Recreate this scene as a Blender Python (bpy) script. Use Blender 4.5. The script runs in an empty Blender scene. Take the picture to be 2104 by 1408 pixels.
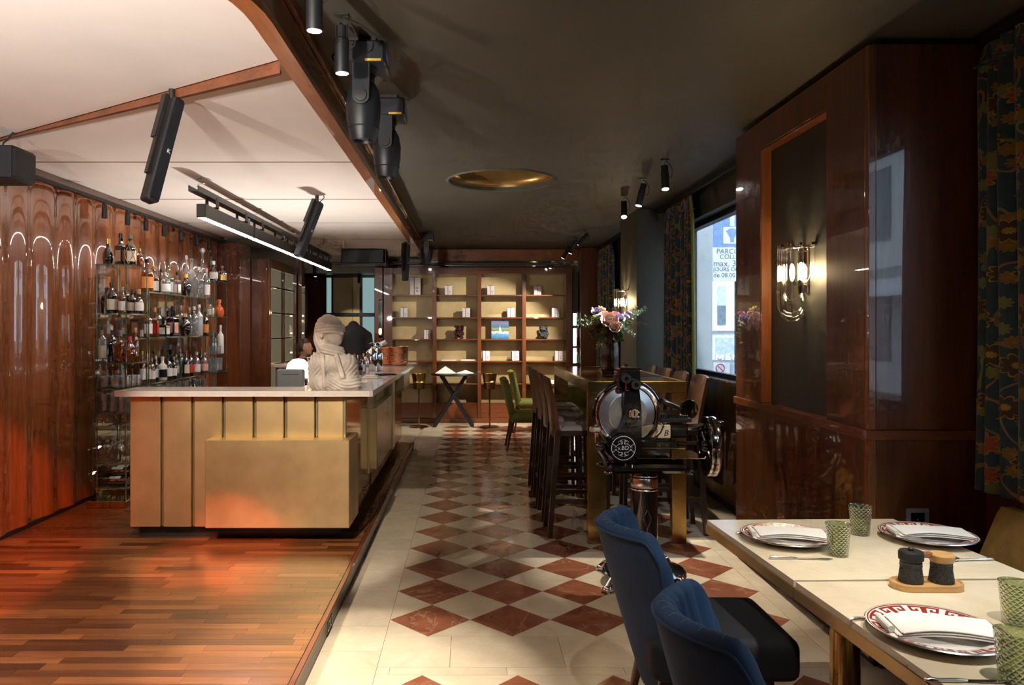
import bpy, bmesh, math, random
import numpy as np
from mathutils import Vector, Matrix, Euler
random.seed(7)
C = bpy.context.scene.collection
PI = math.pi
R = math.radians
SC = bpy.context.scene

# ---------------------------------------------------------------- camera, world, exposure
cam_d = bpy.data.cameras.new('camera'); cam = bpy.data.objects.new('camera', cam_d); C.objects.link(cam)
F_PX, VX, VY, CAM_H = 1520.0, 966.0, 675.0, 1.55          # pixels of the 2104 x 1408 frame
cam.location = (0, 0, CAM_H); cam.rotation_euler = (R(90), 0, 0)
cam_d.sensor_width = 36; cam_d.lens = 36*F_PX/2104
cam_d.shift_x = (1052-VX)/2104; cam_d.shift_y = (VY-704)/2104
cam_d.clip_start = 0.02; cam_d.clip_end = 200
SC.camera = cam
w = bpy.data.worlds.new('sky'); SC.world = w; w.use_nodes = True
bg = w.node_tree.nodes['Background']; bg.inputs[0].default_value = (0.62, 0.80, 1.0, 1); bg.inputs[1].default_value = 6.5
SC.view_settings.view_transform = 'Standard'; SC.view_settings.look = 'None'
SC.view_settings.gamma = 1; SC.view_settings.use_curve_mapping = False
SC.view_settings.exposure = 0.0
cy = SC.cycles
cy.use_denoising = True; cy.max_bounces = 6; cy.diffuse_bounces = 3; cy.glossy_bounces = 3
cy.transmission_bounces = 3; cy.transparent_max_bounces = 16
cy.use_adaptive_sampling = True; cy.adaptive_threshold = 0.08; cy.adaptive_min_samples = 12
cy.sample_clamp_indirect = 6; cy.caustics_reflective = False; cy.caustics_refractive = False; cy.blur_glossy = 0.6
sun_d = bpy.data.lights.new('sun', 'SUN'); sun_d.energy = 3.6; sun_d.color = (.86, .93, 1.0); sun_d.angle = R(2)
sun = bpy.data.objects.new('sun', sun_d); C.objects.link(sun); sun.rotation_euler = Vector((.08, .85, -.45)).to_track_quat('-Z', 'Y').to_euler()
WARM = (1.0, 0.80, 0.55); NEUT = (1.0, 0.90, 0.76)

def P(u, v, Y):                      # a point at depth Y, from where it shows in the photograph
    return Vector(((u-VX)*Y/F_PX, Y, CAM_H-(v-VY)*Y/F_PX))
def lamp(kind, loc, energy, color=NEUT, target=None, size=0.03, angle=60, blend=.5, sx=None, sy=None, name='lamp_light', parent=None):
    d = bpy.data.lights.new(name, kind); d.energy = energy; d.color = color
    if kind == 'SPOT': d.spot_size = R(angle); d.spot_blend = blend; d.shadow_soft_size = size
    elif kind == 'AREA':
        d.shape = 'RECTANGLE'; d.size = sx; d.size_y = sy
    else: d.shadow_soft_size = size
    o = bpy.data.objects.new(name, d); C.objects.link(o); o.location = loc
    if target is not None:
        o.rotation_euler = (Vector(target)-Vector(loc)).to_track_quat('-Z', 'Y').to_euler()
    return o

# ---------------------------------------------------------------- mesh helpers
class MB:
    def __init__(s): s.v = []; s.f = []; s.uv = None
    def add(s, v, f):
        n = len(s.v); s.v += [tuple(p) for p in v]; s.f += [tuple(i+n for i in q) for q in f]; return s
    def box(s, x0, y0, z0, x1, y1, z1, b=0):
        if x0 > x1: x0, x1 = x1, x0
        if y0 > y1: y0, y1 = y1, y0
        if z0 > z1: z0, z1 = z1, z0
        b = min(b, (x1-x0)*.45, (y1-y0)*.45, (z1-z0)*.45)
        X = (x0, x1); Y = (y0, y1); Z = (z0, z1)
        if b <= 0:
            v = [(X[i], Y[j], Z[k]) for i in (0, 1) for j in (0, 1) for k in (0, 1)]
            return s.add(v, [(0, 1, 3, 2), (4, 6, 7, 5), (0, 4, 5, 1), (2, 3, 7, 6), (0, 2, 6, 4), (1, 5, 7, 3)])
        v = []; idx = {}
        for i in (0, 1):
            for j in (0, 1):
                for k in (0, 1):
                    sx, sy, sz = (1, -1)[i]*b, (1, -1)[j]*b, (1, -1)[k]*b
                    idx[i, j, k] = len(v)
                    v += [(X[i], Y[j]+sy, Z[k]+sz), (X[i]+sx, Y[j], Z[k]+sz), (X[i]+sx, Y[j]+sy, Z[k])]
        I = idx; f = []
        def q(*a): f.append(tuple(I[c]+o for c, o in a))
        for i in (0, 1):
            a = [((i, 0, 0), 0), ((i, 0, 1), 0), ((i, 1, 1), 0), ((i, 1, 0), 0)]; q(*(a if i == 0 else a[::-1]))
            a = [((0, i, 0), 1), ((1, i, 0), 1), ((1, i, 1), 1), ((0, i, 1), 1)]; q(*(a if i == 0 else a[::-1]))
            a = [((0, 0, i), 2), ((0, 1, i), 2), ((1, 1, i), 2), ((1, 0, i), 2)]; q(*(a if i == 0 else a[::-1]))
        for i in (0, 1):
            for j in (0, 1):
                q(((i, j, 0), 0), ((i, j, 1), 0), ((i, j, 1), 1), ((i, j, 0), 1))
                q(((i, 0, j), 0), ((i, 1, j), 0), ((i, 1, j), 2), ((i, 0, j), 2))
                q(((0, i, j), 1), ((1, i, j), 1), ((1, i, j), 2), ((0, i, j), 2))
                for k in (0, 1): q(((i, j, k), 0), ((i, j, k), 1), ((i, j, k), 2))
        return s.add(v, f)
    def grid(s, fn, nu, nv, cu=False, cv=False, flip=False):
        iu = nu if cu else nu+1; iv = nv if cv else nv+1
        v = [fn(i/nu, j/nv) for i in range(iu) for j in range(iv)]
        f = []
        for i in range(nu):
            for j in range(nv):
                a, b = i % iu, (i+1) % iu; c, d = j % iv, (j+1) % iv
                q = (a*iv+c, b*iv+c, b*iv+d, a*iv+d); f.append(q[::-1] if flip else q)
        return s.add(v, f)
    def cyl(s, p0, p1, r0, r1=None, n=16, caps=True):
        r1 = r0 if r1 is None else r1
        p0 = Vector(p0); p1 = Vector(p1); d = (p1-p0).normalized()
        a = d.orthogonal().normalized(); b = d.cross(a)
        v = []
        for p, r in ((p0, r0), (p1, r1)):
            v += [p+(a*math.cos(2*PI*i/n)+b*math.sin(2*PI*i/n))*r for i in range(n)]
        f = [(i, (i+1) % n, n+(i+1) % n, n+i) for i in range(n)]
        if caps: f += [tuple(range(n))[::-1], tuple(range(n, 2*n))]
        return s.add(v, f)
    def tube(s, pts, r, n=8, closed=False, caps=True):
        pts = [Vector(p) for p in pts]; m = len(pts); rr = r if hasattr(r, '__len__') else [r]*m
        v = []; up = None
        for i, p in enumerate(pts):
            if closed: t = pts[(i+1) % m]-pts[i-1]
            else: t = pts[min(i+1, m-1)]-pts[max(i-1, 0)]
            t = t.normalized() if t.length > 1e-9 else Vector((0, 0, 1))
            if up is None: up = t.orthogonal().normalized()
            a = (up-t*up.dot(t)); a = a.normalized() if a.length > 1e-6 else t.orthogonal().normalized(); up = a
            b = t.cross(a)
            v += [p+(a*math.cos(2*PI*k/n)+b*math.sin(2*PI*k/n))*rr[i] for k in range(n)]
        f = []
        for i in range(m if closed else m-1):
            j = (i+1) % m
            f += [(i*n+k, i*n+(k+1) % n, j*n+(k+1) % n, j*n+k) for k in range(n)]
        if caps and not closed: f += [tuple(range(n))[::-1], tuple(range((m-1)*n, m*n))]
        return s.add(v, f)
    def lathe(s, prof, o=(0, 0, 0), n=24, caps=True, M=None):
        v = []; m = len(prof)
        for r, z in prof:
            for k in range(n):
                p = Vector((r*math.cos(2*PI*k/n), r*math.sin(2*PI*k/n), z))
                if M is not None: p = M @ p
                v.append(p+Vector(o))
        f = [(i*n+k, i*n+(k+1) % n, (i+1)*n+(k+1) % n, (i+1)*n+k) for i in range(m-1) for k in range(n)]
        if caps:
            if prof[0][0] > 1e-6: f.append(tuple(range(n))[::-1])
            if prof[-1][0] > 1e-6: f.append(tuple(range((m-1)*n, m*n)))
        return s.add(v, f)
    def ball(s, c, r, nu=16, nv=10):
        r = r if hasattr(r, '__len__') else (r, r, r)
        return s.grid(lambda a, b: (c[0]+r[0]*math.sin(PI*b)*math.cos(2*PI*a), c[1]+r[1]*math.sin(PI*b)*math.sin(2*PI*a), c[2]-r[2]*math.cos(PI*b)), nu, nv, cu=True)
    def prism(s, poly, z0, z1):
        n = len(poly)
        v = [(x, y, z0) for x, y in poly]+[(x, y, z1) for x, y in poly]
        f = [tuple(range(n))[::-1], tuple(range(n, 2*n))]+[(i, (i+1) % n, n+(i+1) % n, n+i) for i in range(n)]
        return s.add(v, f)
    def hexa(s, a, b):                         # two quads (each 4 points) joined
        return s.add(list(a)+list(b), [(3, 2, 1, 0), (4, 5, 6, 7)]+[(i, (i+1) % 4, 4+(i+1) % 4, 4+i) for i in range(4)])
    def xf(s, M):
        s.v = [tuple(M @ Vector(p)) for p in s.v]; return s
    def move(s, x=0, y=0, z=0):
        s.v = [(a+x, b+y, c+z) for a, b, c in s.v]; return s
    def join(s, o): return s.add(o.v, o.f)
def mesh_of(name, mb, smooth=True, angle=35):
    me = bpy.data.meshes.new(name); me.from_pydata(mb.v, [], mb.f)
    bm = bmesh.new(); bm.from_mesh(me); bmesh.ops.remove_doubles(bm, verts=bm.verts, dist=1e-6)
    bmesh.ops.recalc_face_normals(bm, faces=bm.faces); bm.to_mesh(me); bm.free()
    if smooth:
        me.polygons.foreach_set('use_smooth', [True]*len(me.polygons)); me.set_sharp_from_angle(angle=R(angle))
    return me
def link(name, me, m, parent=None, loc=None, rot=None):
    o = bpy.data.objects.new(name, me); C.objects.link(o)
    if m is not None and not (len(me.materials)): me.materials.append(m)
    if parent: o.parent = parent
    if loc: o.location = loc
    if rot: o.rotation_euler = rot
    return o
def obj(name, mb, m, parent=None, smooth=True, angle=35, world=False):
    if world and parent is not None:
        Mi = (Matrix.Translation(parent.location) @ parent.rotation_euler.to_matrix().to_4x4()).inverted()
        mb.xf(Mi)
    return link(name, mesh_of(name, mb, smooth, angle), m, parent)
def tag(o, label, cat, group=None):
    o['label'] = label; o['category'] = cat
    if group: o['group'] = group
    return o
def thing(name, label, cat, loc=(0, 0, 0), rotz=0, group=None):
    o = bpy.data.objects.new(name, None); C.objects.link(o); o.empty_display_size = .05
    o.location = loc; o.rotation_euler = (0, 0, rotz); return tag(o, label, cat, group)
def one(name, mb, m, label, cat, group=None, **k): return tag(obj(name, mb, m, **k), label, cat, group)
def struct(name, mb, m, parent=None, **k):
    o = obj(name, mb, m, parent, **k); o['kind'] = 'structure'; return o
def copy_tree(o, parent=None):
    c = o.copy(); C.objects.link(c)
    if parent: c.parent = parent
    for ch in list(o.children): copy_tree(ch, c)
    return c
def dup(o, loc, rotz, label, group=None):
    c = copy_tree(o); c.location = loc; c.rotation_euler = (0, 0, rotz); c['label'] = label
    if group: c['group'] = group
    return c
def text_mb(body, size, M, depth=0.002, align='CENTER'):
    cu = bpy.data.curves.new('lettering', 'FONT'); cu.body = body; cu.size = size; cu.align_x = align; cu.align_y = 'CENTER'
    cu.extrude = depth; cu.resolution_u = 3
    o = bpy.data.objects.new('lettering', cu); C.objects.link(o)
    me = o.evaluated_get(bpy.context.evaluated_depsgraph_get()).to_mesh()
    mb = MB(); mb.add([M @ v.co for v in me.vertices], [tuple(p.vertices) for p in me.polygons])
    bpy.data.objects.remove(o); bpy.data.curves.remove(cu); return mb
FACE = Matrix.Rotation(R(90), 4, 'X')          # text plane turned to face -Y

def sdf_mesh(fn, lo, hi, step):                # naive surface nets on a sampled distance field
    ax = [np.arange(lo[i], hi[i]+step, step) for i in range(3)]
    X, Y, Z = np.meshgrid(*ax, indexing='ij'); D = fn(X, Y, Z)
    nx, ny, nz = D.shape; ins = D < 0
    cnt = np.zeros((nx-1, ny-1, nz-1)); acc = np.zeros((nx-1, ny-1, nz-1, 3))
    G = np.stack([X, Y, Z], -1)
    def sl(a, d): return slice(d, a-1+d)
    cs = [(i, j, k) for i in (0, 1) for j in (0, 1) for k in (0, 1)]
    for a in cs:
        for b in cs:
            if sum(b)-sum(a) == 1 and all(y >= x for x, y in zip(a, b)):
                A = (sl(nx, a[0]), sl(ny, a[1]), sl(nz, a[2])); B = (sl(nx, b[0]), sl(ny, b[1]), sl(nz, b[2]))
                m = ins[A] != ins[B]
                t = np.where(m, D[A]/np.where(m, D[A]-D[B], 1), 0)[..., None]
                acc += np.where(m[..., None], G[A]+(G[B]-G[A])*t, 0); cnt += m
    use = cnt > 0; idx = -np.ones(use.shape, int); idx[use] = np.arange(use.sum())
    V = acc[use]/cnt[use][:, None]; Fs = []
    for axis in range(3):
        o1, o2 = [(1, 2), (2, 0), (0, 1)][axis]
        A = [slice(1, -1)]*3; A[axis] = slice(0, -1); B = [slice(1, -1)]*3; B[axis] = slice(1, None)
        ia, ib = ins[tuple(A)], ins[tuple(B)]
        for flip in (0, 1):
            loc = np.argwhere(ia & ~ib if flip == 0 else ~ia & ib)
            if not len(loc): continue
            off = np.ones(3, int); off[axis] = 0; base = loc+off
            def cell(d1, d2):
                c = base.copy(); c[:, o1] += d1; c[:, o2] += d2; return idx[c[:, 0], c[:, 1], c[:, 2]]
            q = np.stack([cell(-1, -1), cell(0, -1), cell(0, 0), cell(-1, 0)], 1)
            Fs.append(q if flip == 0 else q[:, ::-1])
    Fq = np.concatenate(Fs); mb = MB(); mb.v = [tuple(p) for p in V]; mb.f = [tuple(int(i) for i in q) for q in Fq if min(q) >= 0]
    return mb
def ell(X, Y, Z, c, r):
    k = np.sqrt(((X-c[0])/r[0])**2+((Y-c[1])/r[1])**2+((Z-c[2])/r[2])**2); return (k-1)*min(r)
def caps(X, Y, Z, a, b, ra, rb=None):
    a = np.array(a, float); b = np.array(b, float); rb = ra if rb is None else rb
    d = b-a; t = np.clip(((X-a[0])*d[0]+(Y-a[1])*d[1]+(Z-a[2])*d[2])/d.dot(d), 0, 1)
    return np.sqrt((X-a[0]-t*d[0])**2+(Y-a[1]-t*d[1])**2+(Z-a[2]-t*d[2])**2)-(ra+(rb-ra)*t)
def smin(a, b, k=.02):
    h = np.clip(.5+.5*(b-a)/k, 0, 1); return b*(1-h)+a*h-k*h*(1-h)

# ---------------------------------------------------------------- materials
def nt(name):
    m = bpy.data.materials.new(name); m.use_nodes = True; t = m.node_tree; return m, t, t.nodes['Principled BSDF']
def N(t, kind, **k):
    n = t.nodes.new(kind)
    for a, b in k.items(): setattr(n, a, b)
    return n
def coords(t, scale=(1, 1, 1), rnd=False, space='Object'):
    tc = N(t, 'ShaderNodeTexCoord'); mp = N(t, 'ShaderNodeMapping'); mp.inputs['Scale'].default_value = scale
    t.links.new(tc.outputs[space], mp.inputs['Vector'])
    if rnd:
        oi = N(t, 'ShaderNodeObjectInfo'); mu = N(t, 'ShaderNodeMath', operation='MULTIPLY'); mu.inputs[1].default_value = 37.0
        t.links.new(oi.outputs['Random'], mu.inputs[0]); t.links.new(mu.outputs[0], mp.inputs['Location'])
    return mp.outputs['Vector']
def noise(t, vec, scale, detail=4, rough=.55, dist=0):
    n = N(t, 'ShaderNodeTexNoise'); n.inputs['Scale'].default_value = scale; n.inputs['Detail'].default_value = detail
    n.inputs['Roughness'].default_value = rough; n.inputs['Distortion'].default_value = dist
    t.links.new(vec, n.inputs['Vector']); return n.outputs['Fac']
def ramp(t, fac, stops):
    r = N(t, 'ShaderNodeValToRGB'); e = r.color_ramp.elements
    while len(e) < len(stops): e.new(.5)
    for el, (p, c) in zip(e, stops): el.position = p; el.color = (*c[:3], 1) if len(c) < 4 else c
    t.links.new(fac, r.inputs['Fac']); return r.outputs['Color']
def mixc(t, fac, a, b, mode='MIX'):
    n = N(t, 'ShaderNodeMix', data_type='RGBA', blend_type=mode)
    for s, x in ((n.inputs[0], fac), (n.inputs[6], a), (n.inputs[7], b)):
        if isinstance(x, bpy.types.NodeSocket): t.links.new(x, s)
        elif isinstance(x, (int, float)): s.default_value = x
        else: s.default_value = (*x, 1)
    return n.outputs[2]
def sc3(c, k): return tuple(min(1, x*k) for x in c)
def bump(t, b, h, strength, dist=.01):
    n = N(t, 'ShaderNodeBump'); n.inputs['Strength'].default_value = strength; n.inputs['Distance'].default_value = dist
    t.links.new(h, n.inputs['Height']); t.links.new(n.outputs[0], b.inputs['Normal'])
def pm(name, c, rough=.5, metal=0, coat=0, var=.12, scale=6, stretch=(1, 1, 1), bmp=0, bscale=40, spec=.5, sheen=0, rvar=0, em=None, es=0, rnd=False, crough=.03):
    m, t, b = nt(name); vec = coords(t, stretch, rnd); f = noise(t, vec, scale)
    t.links.new(ramp(t, f, [(.3, sc3(c, 1-var)), (.7, sc3(c, 1+var))]), b.inputs['Base Color'])
    b.inputs['Roughness'].default_value = rough; b.inputs['Metallic'].default_value = metal
    b.inputs['Coat Weight'].default_value = coat; b.inputs['Coat Roughness'].default_value = crough
    b.inputs['Specular IOR Level'].default_value = spec
    if rvar:
        mr = N(t, 'ShaderNodeMapRange'); mr.inputs[3].default_value = max(.02, rough-rvar); mr.inputs[4].default_value = rough+rvar
        t.links.new(noise(t, vec, scale*.7, 5), mr.inputs[0]); t.links.new(mr.outputs[0], b.inputs['Roughness'])
    if sheen:
        b.inputs['Sheen Weight'].default_value = sheen; b.inputs['Sheen Roughness'].default_value = .35
        b.inputs['Sheen Tint'].default_value = (*sc3(c, 3), 1)
    if bmp: bump(t, b, noise(t, vec, bscale, 3), bmp)
    if em: b.inputs['Emission Color'].default_value = (*em, 1); b.inputs['Emission Strength'].default_value = es
    return m
def wood(name, dark, light, axis='Z', rough=.35, coat=0, fine=1.0, rnd=False, spread=0, crough=.02, big=1.0):
    m, t, b = nt(name)
    st = {'X': (1, 14, 14), 'Y': (14, 1, 14), 'Z': (14, 14, 1)}[axis]
    vec = coords(t, st, rnd)
    a = noise(t, vec, .55*big, 5, .6, .6); g = noise(t, vec, 6*fine, 3, .6)
    c = ramp(t, a, [(.28, dark), (.5, tuple((x+y)/2 for x, y in zip(dark, light))), (.74, light)])
    c = mixc(t, .45, c, ramp(t, g, [(.3, (.35, .35, .35)), (.65, (1, 1, 1))]), 'MULTIPLY')
    if spread:
        oi = N(t, 'ShaderNodeObjectInfo'); c = mixc(t, spread, c, ramp(t, oi.outputs['Random'], [(0, (.22, .17, .15)), (.35, (.55, .48, .42)), (.7, (.85, .82, .8)), (1, (1, 1, 1))]), 'MULTIPLY')
    t.links.new(c, b.inputs['Base Color']); b.inputs['Roughness'].default_value = rough
    b.inputs['Coat Weight'].default_value = coat; b.inputs['Coat Roughness'].default_value = crough
    if coat: b.inputs['Coat IOR'].default_value = 1.6
    return m
def marble(name, c1, c2, vein, rough=.18, vs=3.0, va=.5):
    m, t, b = nt(name); vec = coords(t, (1, 1, 1), True)
    f = noise(t, vec, 5, 6, .65, .8); v = noise(t, vec, vs, 5, .6, 1.2)
    c = ramp(t, f, [(.3, c1), (.7, c2)])
    oi = N(t, 'ShaderNodeObjectInfo'); c = mixc(t, .35, c, ramp(t, oi.outputs['Random'], [(0, (.6, .58, .55)), (1, (1, 1, 1))]), 'MULTIPLY')
    ve = ramp(t, v, [(.485, (0, 0, 0)), (.5, (va, va, va)), (.515, (0, 0, 0))])
    t.links.new(mixc(t, ve, c, vein), b.inputs['Base Color']); b.inputs['Roughness'].default_value = rough
    return m
def glassy(name, tint, refl=.10, rough=.02, body=0, bodyc=None, bmp=None, bs=.3):
    m, t, b = nt(name); out = t.nodes['Material Output']
    tr = N(t, 'ShaderNodeBsdfTransparent'); tr.inputs[0].default_value = (*tint, 1)
    vec = coords(t); tr_c = ramp(t, noise(t, vec, 9), [(0, sc3(tint, .93)), (1, tint)]); t.links.new(tr_c, tr.inputs[0])
    gl = N(t, 'ShaderNodeBsdfGlossy'); gl.inputs['Roughness'].default_value = rough; gl.inputs[0].default_value = (1, 1, 1, 1)
    lw = N(t, 'ShaderNodeLayerWeight'); lw.inputs[0].default_value = .35
    mr = N(t, 'ShaderNodeMapRange'); mr.inputs[3].default_value = refl*.5; mr.inputs[4].default_value = min(.95, refl*5)
    t.links.new(lw.outputs['Facing'], mr.inputs[0])
    base = tr.outputs[0]
    if body:
        df = N(t, 'ShaderNodeBsdfDiffuse'); df.inputs[0].default_value = (*(bodyc or tint), 1)
        mx = N(t, 'ShaderNodeMixShader'); mx.inputs[0].default_value = body
        t.links.new(base, mx.inputs[1]); t.links.new(df.outputs[0], mx.inputs[2]); base = mx.outputs[0]
    mx = N(t, 'ShaderNodeMixShader'); t.links.new(mr.outputs[0], mx.inputs[0]); t.links.new(base, mx.inputs[1]); t.links.new(gl.outputs[0], mx.inputs[2])
    t.links.new(mx.outputs[0], out.inputs[0])
    if bmp:
        bn = N(t, 'ShaderNodeBump'); bn.inputs['Strength'].default_value = bs; bn.inputs['Distance'].default_value = .002
        h = bmp(t); t.links.new(h, bn.inputs['Height']); t.links.new(bn.outputs[0], gl.inputs['Normal']); t.links.new(bn.outputs[0], lw.inputs['Normal'])
    return m
def emit(name, c, s):
    m, t, b = nt(name); e = N(t, 'ShaderNodeEmission'); e.inputs[1].default_value = s
    t.links.new(ramp(t, noise(t, coords(t), 3), [(0, sc3(c, .97)), (1, c)]), e.inputs[0]); t.links.new(e.outputs[0], t.nodes['Material Output'].inputs[0])
    if name != 'led_lens': m.cycles.emission_sampling = 'NONE'
    return m
def diamond_bump(t):
    tc = N(t, 'ShaderNodeTexCoord'); sp = N(t, 'ShaderNodeSeparateXYZ'); t.links.new(tc.outputs['Object'], sp.inputs[0])
    at = N(t, 'ShaderNodeMath', operation='ARCTAN2'); t.links.new(sp.outputs[1], at.inputs[0]); t.links.new(sp.outputs[0], at.inputs[1])
    outs = []
    for sgn in (1, -1):
        a = N(t, 'ShaderNodeMath', operation='MULTIPLY'); a.inputs[1].default_value = 8*sgn; t.links.new(at.outputs[0], a.inputs[0])
        z = N(t, 'ShaderNodeMath', operation='MULTIPLY_ADD'); z.inputs[1].default_value = 220; t.links.new(sp.outputs[2], z.inputs[0]); t.links.new(a.outputs[0], z.inputs[2])
        s = N(t, 'ShaderNodeMath', operation='SINE'); t.links.new(z.outputs[0], s.inputs[0])
        ab = N(t, 'ShaderNodeMath', operation='ABSOLUTE'); t.links.new(s.outputs[0], ab.inputs[0]); outs.append(ab.outputs[0])
    mn = N(t, 'ShaderNodeMath', operation='MINIMUM'); t.links.new(outs[0], mn.inputs[0]); t.links.new(outs[1], mn.inputs[1]); return mn.outputs[0]

M = {}
M['lacquer'] = wood('lacquered_mahogany', (.080, .021, .006), (.235, .070, .021), 'Z', .3, 1.0)
M['lacquer_y'] = wood('lacquered_mahogany_long', (.11, .028, .008), (.30, .085, .024), 'Y', .3, .9)
M['lacquer_x'] = wood('lacquered_mahogany_cross', (.10, .027, .008), (.26, .075, .024), 'X', .3, .8)
M['corner'] = wood('light_mahogany_edge', (.20, .065, .02), (.34, .12, .04), 'Z', .3, .8)
M['wavy'] = wood('amber_lacquer_wall', (.27, .075, .020), (.46, .150, .045), 'Z', .25, 1.0, crough=.01)
M['darkwood'] = wood('dark_wenge', (.012, .006, .004), (.035, .018, .011), 'Z', .4)
M['parquet'] = wood('merbau_parquet', (.14, .040, .012), (.46, .165, .05), 'X', .30, .3, 1.6, True, .9, .15)
M['nosing'] = wood('stage_nosing', (.13, .03, .012), (.25, .06, .022), 'Y', .35, .3)
M['riser'] = wood('stage_riser', (.10, .055, .035), (.24, .15, .11), 'Y', .4, .15)
M['cream'] = marble('cream_marble', (.60, .49, .34), (.72, .62, .47), (.55, .40, .24), .20, 2.2, .25)
M['red'] = marble('red_marble', (.21, .070, .035), (.34, .125, .065), (.55, .36, .26), .16, 2.0, .35)
M['grout'] = pm('grout', (.33, .26, .18), .8)
M['olive'] = pm('olive_ceiling_paint', (.078, .070, .050), .62, var=.06, scale=1.5)
M['olive2'] = pm('olive_wall_paint', (.085, .082, .062), .6, var=.06, scale=2)
M['panel'] = pm('dark_green_leather_panel', (.022, .022, .016), .55, var=.15)
M['fabric'] = pm('white_stretch_fabric', (.80, .74, .68), .85, var=.025, scale=3)
M['brass'] = pm('brushed_brass', (.72, .53, .265), .46, 1, var=.17, scale=3.2, rvar=.08)
M['brass_pol'] = pm('polished_brass', (.62, .46, .22), .10, 1, var=.10, scale=3, rvar=.04)
M['brass_pale'] = pm('pale_brass', (.72, .66, .45), .33, 1, var=.10, scale=4)
M['brass_dark'] = pm('aged_brass', (.50, .33, .12), .22, 1, var=.25, scale=7, rvar=.10)
M['goldwall'] = pm('gold_leaf_panel', (.62, .48, .24), .5, .25, var=.14, scale=3.5, coat=.15, crough=.2)
M['chrome'] = pm('chrome', (.80, .80, .82), .07, 1, var=.04)
M['steel'] = pm('blade_steel', (.74, .77, .82), .28, 1, var=.06, scale=3)
M['black'] = pm('black_enamel', (.008, .008, .009), .12, 0, .8, var=.2)
M['matblack'] = pm('matt_black', (.010, .010, .011), .5, var=.2)
M['blackmetal'] = pm('dark_grey_metal', (.045, .042, .04), .38, .6, var=.15)
M['plastic'] = pm('charcoal_plastic', (.012, .014, .018), .42, var=.15)
M['rubber'] = pm('black_rubber', (.01, .01, .01), .7)
M['quartz'] = pm('white_quartz', (.72, .64, .57), .14, var=.05, scale=12, coat=.2)
M['tabletop'] = marble('crema_marble_top', (.66, .56, .40), (.76, .68, .52), (.60, .44, .25), .16, 1.6, .25)
M['white'] = pm('white_porcelain', (.82, .80, .77), .12, var=.02, coat=.3)
M['napkin'] = pm('napkin_cotton', (.76, .74, .70), .85, var=.04, bmp=.15, bscale=180)
M['keyred'] = pm('plate_red', (.25, .035, .022), .2, var=.06)
M['silver'] = pm('silver_trim', (.75, .73, .70), .2, 1, var=.05)
M['blue'] = pm('blue_velvet', (.007, .036, .100), .75, var=.25, scale=7, sheen=.35)
M['navy'] = pm('navy_velvet_seat', (.004, .006, .011), .8, var=.2, sheen=.08)
M['green'] = pm('green_velvet', (.11, .115, .012), .7, var=.25, scale=8, sheen=.7)
M['mustard'] = pm('mustard_velvet', (.20, .115, .022), .7, var=.25, scale=14, sheen=.4)
M['walnut'] = wood('walnut', (.045, .016, .007), (.13, .050, .020), 'Z', .35, .3)
M['wengleg'] = wood('wenge_leg', (.018, .009, .006), (.05, .026, .017), 'Z', .35, .2)
M['seatpad'] = pm('taupe_leather', (.42, .38, .335), .5, var=.1)
M['copper'] = pm('hammered_copper', (.80, .36, .20), .16, 1, var=.12, scale=9, bmp=.8, bscale=55)
M['stone'] = pm('plaster_stone', (.52, .455, .385), .8, var=.38, scale=9, bmp=.35, bscale=60)
M['opal'] = glassy('opal_glass', (.95, .88, .82), .05, .25, .60, (.88, .80, .74))
M['grey'] = pm('grey_plastic', (.10, .11, .12), .4, var=.1)
M['paper'] = pm('white_card', (.72, .72, .74), .6, var=.03)
M['inkblack'] = pm('black_ink', (.03, .03, .035), .6)
M['rednail'] = pm('red_ribbon', (.35, .05, .03), .5)
M['beech'] = wood('beech', (.50, .27, .09), (.66, .40, .16), 'X', .45, .1)
M['millgrey'] = pm('cast_iron_grey', (.035, .035, .035), .45, var=.2, bmp=.5, bscale=300)
M['mirror'] = pm('mirror', (.85, .86, .86), .03, 1, var=.02)
M['pane'] = glassy('window_pane', (.97, .985, .99), .10, .005)
M['clear'] = glassy('clear_glass', (.94, .97, .96), .13, .01)
M['shelfglass'] = glassy('shelf_glass', (.90, .965, .945), .12, .01)
M['glassedge'] = glassy('green_glass_edge', (.35, .55, .50), .25, .05, .35, (.16, .32, .29))
M['tumbler'] = glassy('green_pressed_glass', (.70, .75, .56), .16, .05, .02, (.24, .28, .15), diamond_bump, .9)
M['cutglass'] = glassy('cut_clear_glass', (.90, .92, .92), .30, .04, .06, (.7, .7, .7), diamond_bump)
M['vase'] = glassy('smoked_amber_glass', (.42, .28, .13), .06, .14, .18, (.13, .08, .035), diamond_bump, .25)
M['smoke'] = glassy('grey_smoked_glass', (.50, .52, .50), .2)
M['led'] = emit('led_lens', (1, .86, .76), 95)
M['spotlens'] = emit('spot_lens', (1, .95, .85), 35)
M['bulb'] = emit('warm_bulb', (1, .72, .36), 60)
M['flame'] = emit('candle_glow', (1, .70, .38), 14)
M['mirrorglow'] = emit('mirrored_light_glow', (1, .93, .82), 6)  # glow painted for the lights mirrored beside the shelf wall
M['concrete'] = pm('street_concrete', (.46, .48, .49), .85, var=.08, scale=4)
M['asphalt'] = pm('street_asphalt', (.16, .16, .17), .9)
M['facade'] = pm('pale_facade', (.74, .74, .72), .8, var=.03)
M['facade2'] = pm('stone_facade', (.50, .49, .46), .8, var=.08)
M['dkglass'] = pm('dark_facade_window', (.10, .13, .16), .1, var=.2)
M['signblue'] = pm('sign_blue', (.20, .30, .72), .5)
M['signwhite'] = pm('sign_white', (.75, .78, .82), .5)
M['signgrey'] = pm('sign_ink', (.08, .10, .13), .5)
M['signred'] = pm('sign_red', (.5, .06, .06), .5)
M['skin'] = pm('skin', (.42, .22, .15), .5, var=.08)
M['hair'] = pm('brown_hair', (.035, .02, .012), .55, var=.3, scale=30)
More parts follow.
